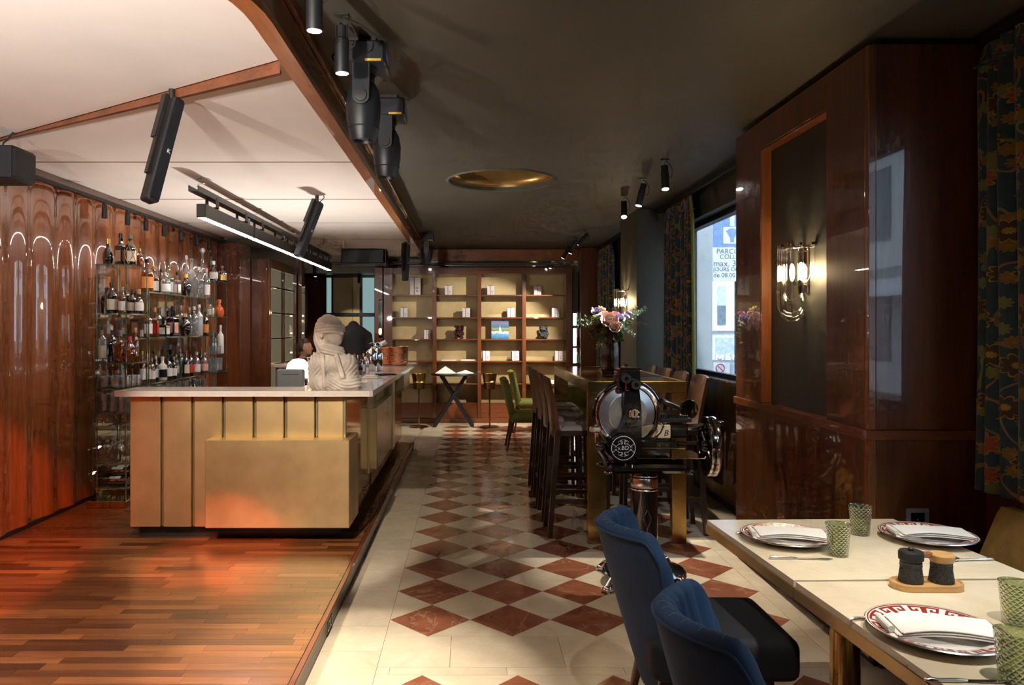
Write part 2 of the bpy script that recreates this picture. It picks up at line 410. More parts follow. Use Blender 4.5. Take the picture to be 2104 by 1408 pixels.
M['cloth_black'] = pm('black_cloth', (.012, .012, .014), .8, var=.2)

def curtain_mat():
    m, t, b = nt('floral_curtain'); L = t.links.new
    tc = N(t, 'ShaderNodeTexCoord'); uv = tc.outputs['UV']
    def vor(scale, seed):
        mp = N(t, 'ShaderNodeMapping'); mp.inputs['Scale'].default_value = (scale, scale, 1); mp.inputs['Location'].default_value = (seed, seed*.7, 0); L(uv, mp.inputs[0])
        v = N(t, 'ShaderNodeTexVoronoi', voronoi_dimensions='2D'); v.inputs['Scale'].default_value = 1; v.inputs['Randomness'].default_value = .75; L(mp.outputs[0], v.inputs['Vector'])
        sb = N(t, 'ShaderNodeVectorMath', operation='SUBTRACT'); L(mp.outputs[0], sb.inputs[0]); L(v.outputs['Position'], sb.inputs[1])
        sp = N(t, 'ShaderNodeSeparateXYZ'); L(sb.outputs[0], sp.inputs[0])
        at = N(t, 'ShaderNodeMath', operation='ARCTAN2'); L(sp.outputs[1], at.inputs[0]); L(sp.outputs[0], at.inputs[1])
        m5 = N(t, 'ShaderNodeMath', operation='MULTIPLY'); m5.inputs[1].default_value = 5; L(at.outputs[0], m5.inputs[0])
        cs = N(t, 'ShaderNodeMath', operation='COSINE'); L(m5.outputs[0], cs.inputs[0])
        ab = N(t, 'ShaderNodeMath', operation='ABSOLUTE'); L(cs.outputs[0], ab.inputs[0])
        rr = N(t, 'ShaderNodeMath', operation='MULTIPLY_ADD'); rr.inputs[1].default_value = .09; rr.inputs[2].default_value = .19; L(ab.outputs[0], rr.inputs[0])
        dv = N(t, 'ShaderNodeMath', operation='DIVIDE'); L(v.outputs['Distance'], dv.inputs[0]); L(rr.outputs[0], dv.inputs[1])
        return dv.outputs[0], v.outputs['Color']
    base = ramp(t, noise(t, coords(t, (1, 1, 1)), 30, 3), [(.3, (.008, .031, .045)), (.7, (.018, .060, .080))])
    mpv = N(t, 'ShaderNodeMapping'); mpv.inputs['Scale'].default_value = (1, .6, 1); L(uv, mpv.inputs[0])
    vine = noise(t, mpv.outputs[0], 7, 1.5, .5, .4)
    vm = ramp(t, vine, [(.485, (0, 0, 0)), (.49, (1, 1, 1)), (.51, (1, 1, 1)), (.515, (0, 0, 0))])
    vc = ramp(t, noise(t, uv, 4), [(.4, (.13, .20, .06)), (.6, (.35, .13, .07))])
    c = mixc(t, vm, base, vc)
    for sc, seed, sets in ((9.5, 3.3, [(0, (.26, .05, .03)), (.35, (.22, .12, .02)), (.7, (.12, .20, .06)), (1, (.33, .07, .03))]),
                           (5.2, 0.4, [(0, (.06, .035, .012)), (.45, (.045, .03, .012)), (.6, (.34, .06, .03)), (.72, (.05, .03, .02)), (1, (.16, .10, .02))])):
        d, col = vor(sc, seed); spx = N(t, 'ShaderNodeSeparateColor'); L(col, spx.inputs[0])
        fill = ramp(t, spx.outputs[0], sets); fill.node.color_ramp.interpolation = 'CONSTANT'
        f2 = mixc(t, ramp(t, d, [(.0, (1, 1, 1)), (.28, (1, 1, 1)), (.30, (0, 0, 0)), (.84, (0, 0, 0)), (.86, (1, 1, 1)), (1, (1, 1, 1))]), fill, (.36, .24, .03) if sc < 8 else (.25, .14, .04))
        c = mixc(t, ramp(t, d, [(.97, (1, 1, 1)), (.99, (0, 0, 0))]), c, f2)
    L(c, b.inputs['Base Color']); b.inputs['Roughness'].default_value = .8
    b.inputs['Sheen Weight'].default_value = .3; return m
M['curtain'] = curtain_mat()
M['lining'] = pm('yellow_green_lining', (.26, .26, .05), .7)
# ================================================================ THE SETTING
D = .4258                               # diagonal of a floor tile
CZ, WZ, PZ = 2.87, 2.72, .095           # dark ceiling, white ceiling, stage height
floor = struct('floor', MB().box(-4.7, -2.3, -.12, 2.5, 16.7, -.012), M['grout'])
def tile_mesh(poly, name, m):
    me = mesh_of(name, MB().prism(poly, -.012, 0), False); me.materials.append(m); return me
g = .0009; h = D/2-g
ME_red = tile_mesh([(0, -h), (h, 0), (0, h), (-h, 0)], 'red_tile', M['red'])
ME_cream = tile_mesh([(0, -h), (h, 0), (0, h), (-h, 0)], 'cream_tile', M['cream'])
ME_tl = tile_mesh([(g, -h), (h, 0), (g, h)], 'cream_half_tile', M['cream'])
ME_tr = tile_mesh([(-g, -h), (-g, h), (-h, 0)], 'cream_half_tile', M['cream'])
ME_tb = tile_mesh([(-h, g), (h, g), (0, h)], 'cream_half_tile', M['cream'])
ME_tt = tile_mesh([(-h, -g), (0, -h), (h, -g)], 'cream_half_tile', M['cream'])
def field(y0, rows):                    # y0 = centre of the nearest row
    for n in range(rows):
        y = y0+n*D
        for k in range(5): link('red_tile', ME_red, None, floor, (-D/2+k*D, y, 0))
        for k in range(4):
            if n < rows-1: link('cream_tile', ME_cream, None, floor, (k*D, y+D/2, 0))
        if n < rows-1:
            link('cream_tile', ME_tl, None, floor, (-D, y+D/2, 0)); link('cream_tile', ME_tr, None, floor, (4*D, y+D/2, 0))
    for k in range(4):
        link('cream_tile', ME_tb, None, floor, (k*D, y0-D/2, 0)); link('cream_tile', ME_tt, None, floor, (k*D, y0+(rows-.5)*D, 0))
    for yy, s in ((y0-D/2, 1), (y0+(rows-.5)*D, -1)):
        for x, sx in ((-D, 1), (4*D, -1)):
            poly = [(x+sx*g, yy+s*g), (x+sx*h, yy+s*g), (x+sx*g, yy+s*h)]
            link('cream_tile', tile_mesh(poly if s*sx > 0 else poly[::-1], 'cream_corner_tile', M['cream']), None, floor)
Y0 = 3.934; FAR = Y0-D/2+19*D
field(Y0, 19)
NB = 3.305; field(NB-D/2-6*D, 7)
_rc = {}
def rect_tile(x0, y0, x1, y1):
    k = (round(x1-x0, 4), round(y1-y0, 4))
    if k not in _rc: _rc[k] = tile_mesh([(g, g), (k[0]-g, g), (k[0]-g, k[1]-g), (g, k[1]-g)], 'cream_border_tile', M['cream'])
    link('cream_tile', _rc[k], None, floor, (x0, y0, 0))
for i in range(-1, 16):                                # band between the two diamond fields
    x = -D+i*.532-.20
    a, b = max(-D, x), min(4*D, x+.532)
    if b > a: rect_tile(a, NB+.075, b, Y0-D/2)
    x += .26; a, b = max(-D, x), min(4*D, x+.532)
    if b > a: rect_tile(a, NB, b, NB+.075)
yy = -.1
k = 0
while yy < FAR:                                        # borders left and right of the fields
    L = (.43, .30, .52, .36)[k % 4]; k += 1; y2 = min(yy+L, FAR)
    rect_tile(-.7195, yy, -D, y2); rect_tile(4*D, yy+0, 2.2, y2); yy = y2
for i in range(8):                                     # far strip and the floor behind the stage
    x = -1.32+.44*i; rect_tile(x, FAR, x+.44, FAR+.4)
for i in range(8):
    for j in range(3): rect_tile(-4.3+.44*i+(.0 if i < 8 else 0), 9.47+.81*j, -4.3+.44*i+.44, 9.47+.81*j+.81)

# stage with parquet strips
stage = struct('floor', MB().box(-3.30, -2.3, -.012, -.728, 9.45, PZ-.012).box(-.728, -2.3, -.01, -.7205, 9.45, PZ-.016), M['riser'])
struct('nosing', MB().box(-.745, -2.3, PZ-.016, -.716, 9.45, PZ+.001, .003), M['nosing'], stage)
PW = .062
strips = {}
rest = MB(); y = 2.84; cnt = 0; row = 0
rp = random.Random(3)
while y < 9.44:
    x = -3.22-rp.random()*.3
    while x < -.746:
        L = rp.choice((.28, .36, .44, .52, .62)); a, b = max(x, -3.225), min(x+L, -.746)
        if b-a > .015:
            inbar = (y > 5.08 and b < -.86) or y > 6.3
            if cnt < 296 and not inbar:
                kk = round(b-a, 3)
                if kk not in strips:
                    strips[kk] = mesh_of('plank', MB().box(.0006, .0005, PZ-.012, kk-.0006, PW-.0005, PZ), False); strips[kk].materials.append(M['parquet'])
                link('plank', strips[kk], None, stage, (a, y, 0)); cnt += 1
            else: rest.box(a+.0006, y+.0005, PZ-.012, b-.0006, y+PW-.0005, PZ)
        x += L
    y += PW
yb = -2.28
while yb < 2.83:
    rest.box(-3.225, yb, PZ-.012, -.746, min(yb+PW-.001, 2.839), PZ); yb += PW
o = obj('plank_rest', rest, M['parquet'], stage, False); o['kind'] = 'stuff'

# left wall: lacquered panels bent into shallow upright waves
def wave(y):
    return .0125*math.sin(y*2*PI/.31)+.008*math.sin(y*2*PI/.83+1.0)+.0015*math.sin(y*2*PI/.19+.4)
wl = MB()
ny = 420
wl.grid(lambda a, b: (-3.225+wave(-2.3+11.7*a)+.0015*math.sin(b*9+a*40), -2.3+11.7*a, PZ+.03+(2.66-PZ-.03)*b), ny, 26)
struct('wall_left', wl, M['wavy'], angle=80)
struct('wall_left', MB().box(-3.45, -2.3, 0, -3.27, 9.42, CZ), M['darkwood'])
struct('baseboard_left', MB().box(-3.265, -2.3, PZ, -3.22, 9.42, PZ+.032), M['matblack'])
struct('trim_1', MB().box(-3.265, 1.9, 2.655, -3.17, 9.42, WZ, .004), M['lacquer_y'])
# back left: end of the lacquer wall, recess, far room
struct('wall_left_end', MB().box(-3.265, 9.42, 0, -2.93, 9.50, 2.64, .004).box(-3.0, 9.50, 0, -2.93, 9.86, 2.64, .004), M['lacquer'])
struct('wall_left_recess', MB().box(-4.75, 9.38, 0, -3.27, 9.5, CZ), M['lacquer'])
struct('wall_far', MB().box(-4.7, 16.55, 0, -1.3, 16.7, 2.8), M['lacquer'])
struct('wall_far_left', MB().box(-4.75, 9.5, 0, -4.6, 16.6, 2.8), M['lacquer'])
struct('wall_back', MB().box(-1.40, 12.46, 0, 2.5, 12.6, 2.9), M['lacquer'])
struct('wall_back_return', MB().box(-1.44, 12.46, 0, -1.36, 16.6, 2.8), M['lacquer'])
struct('wall_behind', MB().box(-3.4, -2.45, 0, 2.56, -2.3, 2.95), M['lacquer'])

# dark ceiling with the round recess
RX, RY, RR = .28, 6.60, .475
cm = MB(); q = .56; T = CZ+.10
for (x0, y0, x1, y1) in ((-.71, -2.3, 2.5, RY-q), (-.71, RY+q, 2.5, 12.6), (-.71, RY-q, RX-q, RY+q), (RX+q, RY-q, 2.5, RY+q)):
    cm.box(x0, y0, CZ, x1, y1, T)
n = 64; ring = []; sq = []
for i in range(n):
    a = 2*PI*i/n; c, s = math.cos(a), math.sin(a); k = q/max(abs(c), abs(s))
    ring.append((RX+RR*c, RY+RR*s, CZ)); sq.append((RX+k*c, RY+k*s, CZ))
cm.add(ring+sq, [(i, (i+1) % n, n+(i+1) % n, n+i) for i in range(n)])
cm.box(2.5, -2.3, CZ, 2.56, 3.4, T)
ceil_d = struct('ceiling', cm, M['olive'])
prof = [(RR, CZ), (RR-.004, CZ+.05)]+[(RR*math.cos(t)*.99, CZ+.05+.13*math.sin(t)) for t in [i*PI/2/10 for i in range(11)]]
M['gilt'] = pm('gilded_dome', (.40, .24, .07), .3, .7, var=.2)
struct('recess_dome', MB().lathe(prof, (RX, RY, 0), 64, False), M['gilt'], ceil_d)
struct('recess_rim', MB().lathe([(RR+.02, CZ-.001), (RR+.005, CZ-.012), (RR-.008, CZ-.004), (RR-.008, CZ+.03)], (RX, RY, 0), 64, False), M['olive2'], ceil_d)
struct('ceiling', MB().box(-3.4, -2.3, CZ, -.71, 2.75, T).box(-4.75, 2.75, CZ+.02, -.71, 16.7, T), M['olive'])

# white stretched ceiling panels inside a mahogany rim
wc = struct('ceiling', MB().box(-4.7, 4.9, WZ+.012, -.735, 16.6, WZ+.03).box(-3.26, 1.9, WZ+.03, -.735, 5.0, WZ+.05), M['darkwood'])
def arc(x0, r, n=14):                 # front right corner, x0 = straight edge
    cx, cyy = x0-r, 2.70
    return [(cx+r*math.cos(-t), cyy+r*math.sin(-t)) for t in [i*PI/2/n for i in range(n+1)]]
ia = arc(-.800, .72)
XL = -3.175
dl = lambda x: 3.20+(x+.80)*(4.72-3.20)/(XL+.80)
front = [(XL, 1.98)]+[(XL, dl(XL)), (-.800, dl(-.8))]+ia
front = front[::-1]
struct('ceiling_panel', MB().prism(front, WZ, WZ+.012), M['fabric'], wc, angle=30)
jy = [5.2+1.5*i for i in range(8)]
gp = .018
second = [(-.80, dl(-.8)+.045), (-.80, jy[0]-gp/2), (XL, jy[0]-gp/2), (XL, dl(XL)+.03)]
struct('ceiling_panel', MB().prism(second, WZ, WZ+.012), M['fabric'], wc, smooth=False)
for i in range(7):
    y0, y1 = jy[i]+gp/2, jy[i+1]-gp/2
    x0, x1 = (XL if y1 < 9.6 else -4.6), (-.80 if y0 < 11.9 else -1.45)
    if y0 < 9.5 < y1: struct('ceiling_panel', MB().prism([(x1, y0), (x1, y1), (XL, y1), (XL, y0)], WZ, WZ+.012), M['fabric'], wc, smooth=False)
    else: struct('ceiling_panel', MB().prism([(x1, y0), (x1, y1), (x0, y1), (x0, y0)], WZ, WZ+.012), M['fabric'], wc, smooth=False)
# tapering wooden batten along the skew joint
a0, a1 = Vector((-.83, dl(-.83)+.008, WZ)), Vector((XL, dl(XL)+.008, WZ))
struct('trim_2', MB().hexa([a0, a0+Vector((0, .03, 0)), a0+Vector((0, .03, -.055)), a0+Vector((0, 0, -.055))], [a1, a1+Vector((0, .02, 0)), a1+Vector((0, .02, -.006)), a1+Vector((0, 0, -.006))]), M['lacquer_x'], smooth=False)
for y in jy[:5]:
    struct('trim_3', MB().box(XL, y-.008, WZ-.0015, -.80, y+.008, WZ+.0115), M['lacquer_x'])
# mahogany rim: soffit strip, fascia, little moulding
def sweep(xa, xb, ra, rb, z0, z1, y1=12.46):
    A = [(xa, y1)]+arc(xa, ra); B = [(xb, y1)]+arc(xb, rb); A.append((XL, A[-1][1])); B.append((XL, B[-1][1]))
    n = len(A); v = [(x, y, z) for z in (z0, z1) for x, y in A]+[(x, y, z) for z in (z0, z1) for x, y in B]
    f = []
    for i in range(n-1): f += [(i, i+1, 2*n+i+1, 2*n+i), (n+i, 3*n+i, 3*n+i+1, n+i+1), (i, n+i, n+i+1, i+1), (2*n+i, 2*n+i+1, 3*n+i+1, 3*n+i)]
    f += [(0, 2*n, 3*n, n), (n-1, 2*n-1, 4*n-1, 3*n-1)]
    return MB().add(v, f)
M['rim'] = wood('orange_mahogany_rim', (.30, .085, .02), (.54, .18, .05), 'Y', .3, .7)
struct('trim_4', sweep(-.797, -.722, .723, .798, WZ-.055, WZ-.02), M['rim'], angle=30)
struct('trim_5', sweep(-.735, -.722, .785, .798, WZ-.02, CZ-.002), M['lacquer_y'], angle=30)
struct('trim_6', MB().box(-.722, 2.7, CZ-.05, -.700, 12.46, CZ-.001, .004), M['lacquer_y'])

# right wall, its wainscot, windows, piers
WX = 2.20
wr = MB()
wins = [(.9, 2.92), (5.05, 8.15), (9.12, 10.70)]
ZS, ZH = 1.10, 2.62
NX = 2.36
wr.box(WX+.03, 3.4, 0, 2.5, 12.6, ZS-.02).box(WX, 3.4, ZH, 2.5, 12.6, CZ).box(NX, -2.3, 0, 2.56, 3.4, ZS-.02).box(NX, -2.3, ZH, 2.56, 3.4, CZ)
edges = [-2.3]+[e for w_ in wins for e in w_]+[12.6]
for i in range(0, len(edges), 2):
    if i == 0: wr.box(NX, edges[0], ZS-.02, 2.56, edges[1], ZH)
    elif i == 2: wr.box(NX, edges[2], ZS-.02, 2.56, 3.4, ZH).box(WX, 3.4, ZS-.02, 2.5, edges[3], ZH)
    else: wr.box(WX, edges[i], ZS-.02, 2.5, edges[i+1], ZH)
struct('wall_right', wr, M['olive2'], smooth=False)
struct('trim_7', MB().box(WX, 5.0, .07, WX+.03, 12.46, ZS-.03).box(NX-.03, -2.3, .07, NX, 3.34, ZS-.03), M['lacquer'])
struct('trim_8', MB().box(WX-.02, 5.03, ZS-.03, 2.34, 12.46, ZS, .004).box(NX-.03, -2.3, ZS-.03, 2.45, 3.33, ZS, .004), M['lacquer_y'])
struct('baseboard_right', MB().box(WX+.02, -2.3, 0, WX+.04, 12.46, .07), M['matblack'])
for i, (y0, y1) in enumerate(wins):
    ox = .11 if i == 0 else 0
    wn = struct('window_%d' % (i+1), MB().box(2.30, y0, ZS, 2.36, y0+.05, ZH).box(2.30, y1-.05, ZS, 2.36, y1, ZH).box(2.30, y0+.05, ZH-.05, 2.36, y1-.05, ZH).box(2.30, y0+.05, ZS, 2.36, y1-.05, ZS+.04).move(ox), M['matblack'], smooth=False)
    obj('pane', MB().box(2.327, y0+.05, ZS+.04, 2.333, y1-.05, ZH-.05).move(ox), M['pane'], wn, False)
# pelmet rail over the windows
struct('trim_9', MB().box(2.05, 5.05, CZ-.06, 2.075, 8.15, CZ-.02).box(2.05, 9.1, CZ-.06, 2.075, 12.3, CZ-.02).box(2.26, -1, CZ-.06, 2.285, 3.3, CZ-.02), M['matblack'])
# near pier, clad in lacquered mahogany, with a recessed dark panel
PX, PY0, PY1, LG = 1.80, 3.34, 5.01, 1.09
pier = struct('wall_pier', MB().box(1.87, PY0+.03, 0, 2.5, PY1-.0, CZ-.001), M['darkwood'])
def pp(name, *a, m='lacquer', b=.002): return struct(name, MB().box(*a, b), M[m], pier)
pp('stile', PX, 4.59, LG+.0, 1.87, PY1, CZ-.035); pp('stile', PX, PY0+.035, LG, 1.87, 3.74, CZ-.035)
pp('top_rail', PX, 3.7405, 2.66, 1.87, 4.5895, CZ-.035)
pp('reveal', PX+.002, 4.575, LG, 1.866, 4.5895, 2.66, m='corner'); pp('reveal', PX+.002, 3.7405, 2.645, 1.866, 4.575, 2.6595, m='lacquer_y')
pp('recessed_panel', 1.862, 3.7405, LG, 1.869, 4.575, 2.645, m='panel')
pp('lower_panel', PX, PY0+.035, .06, 1.87, PY1, LG-.045)
pp('corner_strip', PX, PY0, LG, PX+.032, PY0+.035, CZ-.035, m='corner'); pp('corner_strip', PX, PY0, .06, PX+.032, PY0+.035, LG-.045, m='corner')
pp('front_panel', PX+.032, PY0, LG, 2.45, PY0+.03, CZ-.035); pp('front_panel', PX+.032, PY0, .06, 2.45, PY0+.03, LG-.045)
pp('ledge', PX-.014, PY0-.010, LG-.045, 1.87, PY1+.012, LG, m='lacquer_y'); pp('ledge', 1.87, PY0-.010, LG-.045, 2.45, PY0+.03, LG, m='lacquer_x')
pp('plinth', PX+.05, PY0+.05, 0, 1.9, PY1-.05, .06, m='matblack')
# far pier, painted
struct('wall_pier', MB().box(1.843, 8.19, 0, 2.5, 9.07, CZ-.001, .003), M['olive2'])
# beam and mirror strip over the back shelves
struct('trim_10', MB().box(-.72, 12.30, 2.665, 1.80, 12.44, CZ-.004, .004), M['rim'])
struct('trim_11', MB().box(-1.30, 12.40, 2.60, 1.80, 12.45, 2.665), M['mirror'])
struct('trim_12', MB().box(-2.45, 12.02, 2.585, 1.52, 12.10, 2.625, .006), M['blackmetal'])
struct('trim_13', MB().box(1.80, 12.05, 0, 2.17, 12.46, CZ-.004, .004), M['lacquer'])
# ================================================================ THE BAR
BT = 1.126                                            # counter height
bar = thing('bar_counter', 'brass-clad L-shaped bar counter with ribbed panels and a projecting brass box', 'bar counter', (-1.6, 5.2, PZ))
def bp(name, mb, m, smooth=True): return obj(name, mb, M[m], bar, smooth, world=True)
bp('carcass', MB().box(-2.335, 5.115, .19, -.870, 5.34, BT-.04).box(-1.20, 5.34, .19, -.870, 9.28, BT-.04), 'brass_dark')
bp('toe_kick', MB().box(-2.31, 5.17, PZ, -.93, 5.33, .19).box(-1.18, 5.33, PZ, -.93, 9.2, .19), 'matblack')
px = 63.5*5.08/1520
for i in range(7):                                    # front panels between recessed ribs
    x0 = -2.335+i*px if i else -2.335; x1 = -2.335+(270-270)*0+(i+1)*px-.022 if i < 6 else -.870
    x1 = (329.0+63.4*i-966)*5.08/1520; x0 = (336.0+63.4*(i-1)-966)*5.08/1520 if i else -2.335
    x1 = min(x1, -.872)
    z0 = .186
    bp('front_panel', MB().box(x0, 5.080, z0, x1, 5.115, BT-.042, .003), 'brass')
    if i < 6: bp('rib', MB().box(x1+.004, 5.102, z0, x1+.0195, 5.115, BT-.042, .002).box(x1+.009, 5.095, z0, x1+.0145, 5.103, BT-.042), 'brass_pale')
bp('corner_post', MB().box(-.872, 5.084, .186, -.855, 5.118, BT-.042, .002), 'brass_pale')
bp('side_panel', MB().box(-.870, 5.118, .186, -.855, 6.21, BT-.042, .002), 'brass_pol')
bp('projecting_box', MB().box(-1.775, 4.95, .212, -.808, 5.079, .801, .004).box(-.854, 5.079, .212, -.808, 5.34, .801, .004), 'brass')
for y in (6.215, 6.28, 6.345, 6.41): bp('side_rib', MB().box(-.870, y, .33, -.845, y+.022, BT-.042, .002), 'brass_pale')
bp('side_panel', MB().box(-.870, 6.44, .19, -.858, 9.28, BT-.042, .002), 'brass_dark')
bp('side_box', MB().box(-.857, 6.23, .363, -.785, 7.38, .880, .003), 'brass_pale')
bp('side_pilaster', MB().box(-.857, 7.385, .34, -.772, 7.60, BT-.042, .003), 'brass_pale')
for k in range(9): bp('side_rib', MB().box(-.8575, 6.50+.1*k, .885, -.848, 6.53+.1*k, BT-.042), 'brass_pale')
bp('side_box', MB().box(-.857, 8.46, .83, -.758, 9.26, BT-.042, .003), 'brass_pale')
bp('counter_top', MB().prism([(-2.405, 5.00), (-.680, 5.00), (-.660, 5.02), (-.660, 9.34), (-1.22, 9.34), (-1.22, 5.37), (-2.405, 5.37)], BT-.038, BT), 'quartz', False)
# second service table behind the bar
t = thing('service_table', 'pale topped service table behind the bar near the glazed cabinet', 'table', (-2.2, 10.1, 0))
obj('table_top', MB().box(-.42, -.3, 1.03, .30, .3, 1.07, .004), M['quartz'], t)
for x in (-.36, .24):
    for y in (-.25, .25): obj('leg', MB().box(x-.025, y-.025, 0, x+.025, y+.025, 1.03), M['corner'], t)

# ================================================================ GLASS BACK BAR
def shelf_unit(name, label, y0, y1, xs, levels, zt, halves=()):
    u = thing(name, label, 'glass shelf', (xs[0], y0, PZ))
    x0, x1 = xs
    for z in levels:
        s_ = obj('shelf', MB().box(x0, y0, z-.010, x1, y1, z), M['shelfglass'], u, False, world=True)
        obj('polished_edge', MB().box(x1, y0-.003, z-.010, x1+.003, y1, z).box(x0, y0-.003, z-.010, x1, y0, z), M['glassedge'], s_, False)
        o_ = s_.children[0]; o_.data.transform(Matrix.Translation((-x0, -y0, -PZ)))
    for (x, y) in ((x0+.004, y0+.01), (x1-.012, y0+.01), (x0+.004, y1-.02), (x1-.012, y1-.02)):
        obj('upright', MB().box(x, y, PZ+.05, x+.008, y+.008, zt), M['glassedge'], u, False, world=True)
    obj('back_pane', MB().box(x0-.004, y0, PZ+.05, x0-.001, y1, zt), M['shelfglass'], u, False, world=True)
    for z in halves: obj('rod', MB().cyl((x0-.07, y0+.02, z), (x0+.02, y0+.16, z+.02), .008, n=8), M['clear'], u, world=True)
    obj('base', MB().box(x0-.06, y0-.02, PZ, x1+.005, min(y0+.2, y1), PZ+.055, .003), M['brass_dark'], u, world=True)
    return u
U1, U2, U3 = (2.073, 1.672, 1.267, 1.066, .864, .46, .26), (1.872, 1.473, 1.068, .87, .67), (2.076, 1.68, 1.265, 1.07, .86)
shelf_unit('glass_shelf_unit', 'narrow near glass shelf unit on a brass base against the amber wall', 6.0, 6.42, (-3.04, -2.79), U1, 2.075, (1.95, 1.75, 1.55, 1.35, 1.15, .97, .76, .56, .36))
shelf_unit('glass_shelf_unit', 'long middle glass shelf unit crowded with spirit bottles', 6.45, 8.06, (-3.06, -2.80), U2, 1.88, (1.7, 1.3))
shelf_unit('glass_shelf_unit', 'far end glass shelf unit beside the dark wood column', 8.09, 8.52, (-3.05, -2.79), U3, 2.08)

def prof_of(kind, h, r):
    if kind == 'round': p = [(0, 0), (.92, 0), (1, .03), (1, .55), (.93, .62), (.5, .70), (.32, .74), (.30, .93), (.33, .93), (.33, .95), (.3, .95)]
    elif kind == 'tall': p = [(0, 0), (.95, 0), (1, .02), (1, .60), (.85, .66), (.45, .72), (.34, .78), (.32, .95)]
    elif kind == 'bulb': p = [(0, 0), (.70, 0), (.9, .10), (1, .26), (.95, .42), (.72, .56), (.40, .64), (.30, .70), (.28, .88), (.36, .90)]
    elif kind == 'drop': p = [(0, 0), (.62, 0), (.75, .08), (.95, .28), (1, .42), (.9, .56), (.6, .68), (.42, .74), (.46, .80), (.34, .90)]
    elif kind == 'cut': p = [(0, 0), (.78, 0), (.82, .10), (.84, .12), (1, .52), (.95, .60), (.5, .64), (.35, .68), (.35, .9)]
    else: p = [(0, 0), (.9, 0), (1, .04), (1, .56), (.9, .62), (.36, .66), (.33, .92)]
    return [(a*r, b*h) for a, b in p]
BM = {}
def bmat(name):
    if name not in BM:
        tint = {'amber': ((.55, .20, .04), (.30, .09, .015)), 'dark': ((.10, .05, .03), (.025, .012, .008)), 'clear': ((.90, .93, .94), (.6, .65, .68)), 'green': ((.70, .85, .76), (.3, .42, .36)),
                'blue': ((.10, .14, .24), (.02, .03, .06)), 'pink': ((.92, .72, .74), (.6, .35, .36)), 'frost': ((.85, .86, .88), (.62, .62, .66)), 'redglass': ((.45, .06, .03), (.3, .03, .02))}
        if name in tint:
            a, b = tint[name]; BM[name] = glassy('bottle_'+name, a, .17, .03, {'clear': .10, 'green': .15, 'pink': .2, 'frost': .65}.get(name, .35), b)
        else:
            col = {'black': (.012, .012, .013), 'white': (.72, .71, .69), 'gold': (.55, .36, .12), 'grey': (.16, .16, .17), 'orange': (.62, .22, .05), 'red': (.50, .035, .02), 'cork': (.45, .27, .14),
                   'copper': (.5, .22, .1), 'cream': (.66, .60, .48), 'silver': (.6, .6, .62), 'bluecap': (.06, .17, .35), 'pinkcap': (.70, .38, .30), 'ceramic': (.60, .10, .02), 'yellow': (.7, .45, .04), 'terra': (.30, .06, .03)}[name]
            BM[name] = pm('bottle_'+name, col, .35, .8 if name in ('gold', 'silver', 'copper') else 0, var=.08)
    return BM[name]
NAMEC = {'amber': 'amber', 'dark': 'dark brown', 'clear': 'clear', 'green': 'pale green', 'blue': 'navy blue', 'pink': 'pink', 'frost': 'frosted', 'redglass': 'red', 'white': 'white', 'ceramic': 'orange ceramic', 'grey': 'grey', 'black': 'black'}
NAMEK = {'round': 'round-shouldered', 'tall': 'tall slim', 'bulb': 'round-bellied', 'drop': 'pear-shaped', 'cut': 'flared cut-glass', 'sq': 'square-sided'}
ORD = ['first', 'second', 'third', 'fourth', 'fifth', 'sixth', 'seventh', 'eighth', 'ninth', 'tenth', 'eleventh', 'twelfth', 'thirteenth', 'fourteenth', 'fifteenth', 'sixteenth', 'seventeenth', 'eighteenth']
_bc = {}
def bottle(x, y, z, kind, glass, cap, lab, h, r, label, group, rz=0):
    o = thing('bottle', label, 'bottle', (x, y, z), rz, group)
    key = (kind, glass, cap, lab, round(h, 3), round(r, 3))
    if key not in _bc:
        p = prof_of(kind, h, r)
        body = MB().lathe(p, n=(4 if kind == 'sq' else 18), M=(Matrix.Rotation(PI/4, 4, 'Z') @ Matrix.Diagonal((1.25, 1.25, 1, 1)) if kind == 'sq' else None))
        rn, zn = p[-1]
        capm = MB().lathe([(rn*1.15, zn-.02), (rn*1.2, zn-.01), (rn*1.2, h*.99), (rn*.9, h), (0, h)], n=14) if cap != 'ballglass' else MB().ball((0, 0, h*.95), h*.055, 12, 8).cyl((0, 0, zn-.01), (0, 0, h*.93), rn*.8, n=10)
        lm = None
        if lab:
            z0, z1 = h*.12, h*.46; a0, a1 = -1.9, .5
            if kind == 'sq':
                e = r*1.25/math.sqrt(2)+.0012; lm = MB().add([(-e*.7, -e, z0), (e*.7, -e, z0), (e*.7, -e, z1), (-e*.7, -e, z1)], [(0, 1, 2, 3)]).add([(e, -e*.7, z0), (e, e*.7, z0), (e, e*.7, z1), (e, -e*.7, z1)], [(0, 1, 2, 3)])
            else:
                rr = lambda zz: np.interp(zz, [b for a, b in p], [a for a, b in p])+.0012
                lm = MB().grid(lambda a, b: (rr(z0+(z1-z0)*b)*math.cos(a0+(a1-a0)*a), rr(z0+(z1-z0)*b)*math.sin(a0+(a1-a0)*a), z0+(z1-z0)*b), 10, 4)
        _bc[key] = (mesh_of('glass_body', body, True, 50), mesh_of('cap', capm), mesh_of('label_strip', lm) if lm else None)
        _bc[key][0].materials.append(bmat(glass)); _bc[key][1].materials.append(bmat('silver' if cap == 'ballglass' else cap))
        if lm: _bc[key][2].materials.append(bmat(lab))
    for nm, me in zip(('glass_body', 'cap', 'label_strip'), _bc[key]):
        if me: link(nm, me, None, o)
    return o
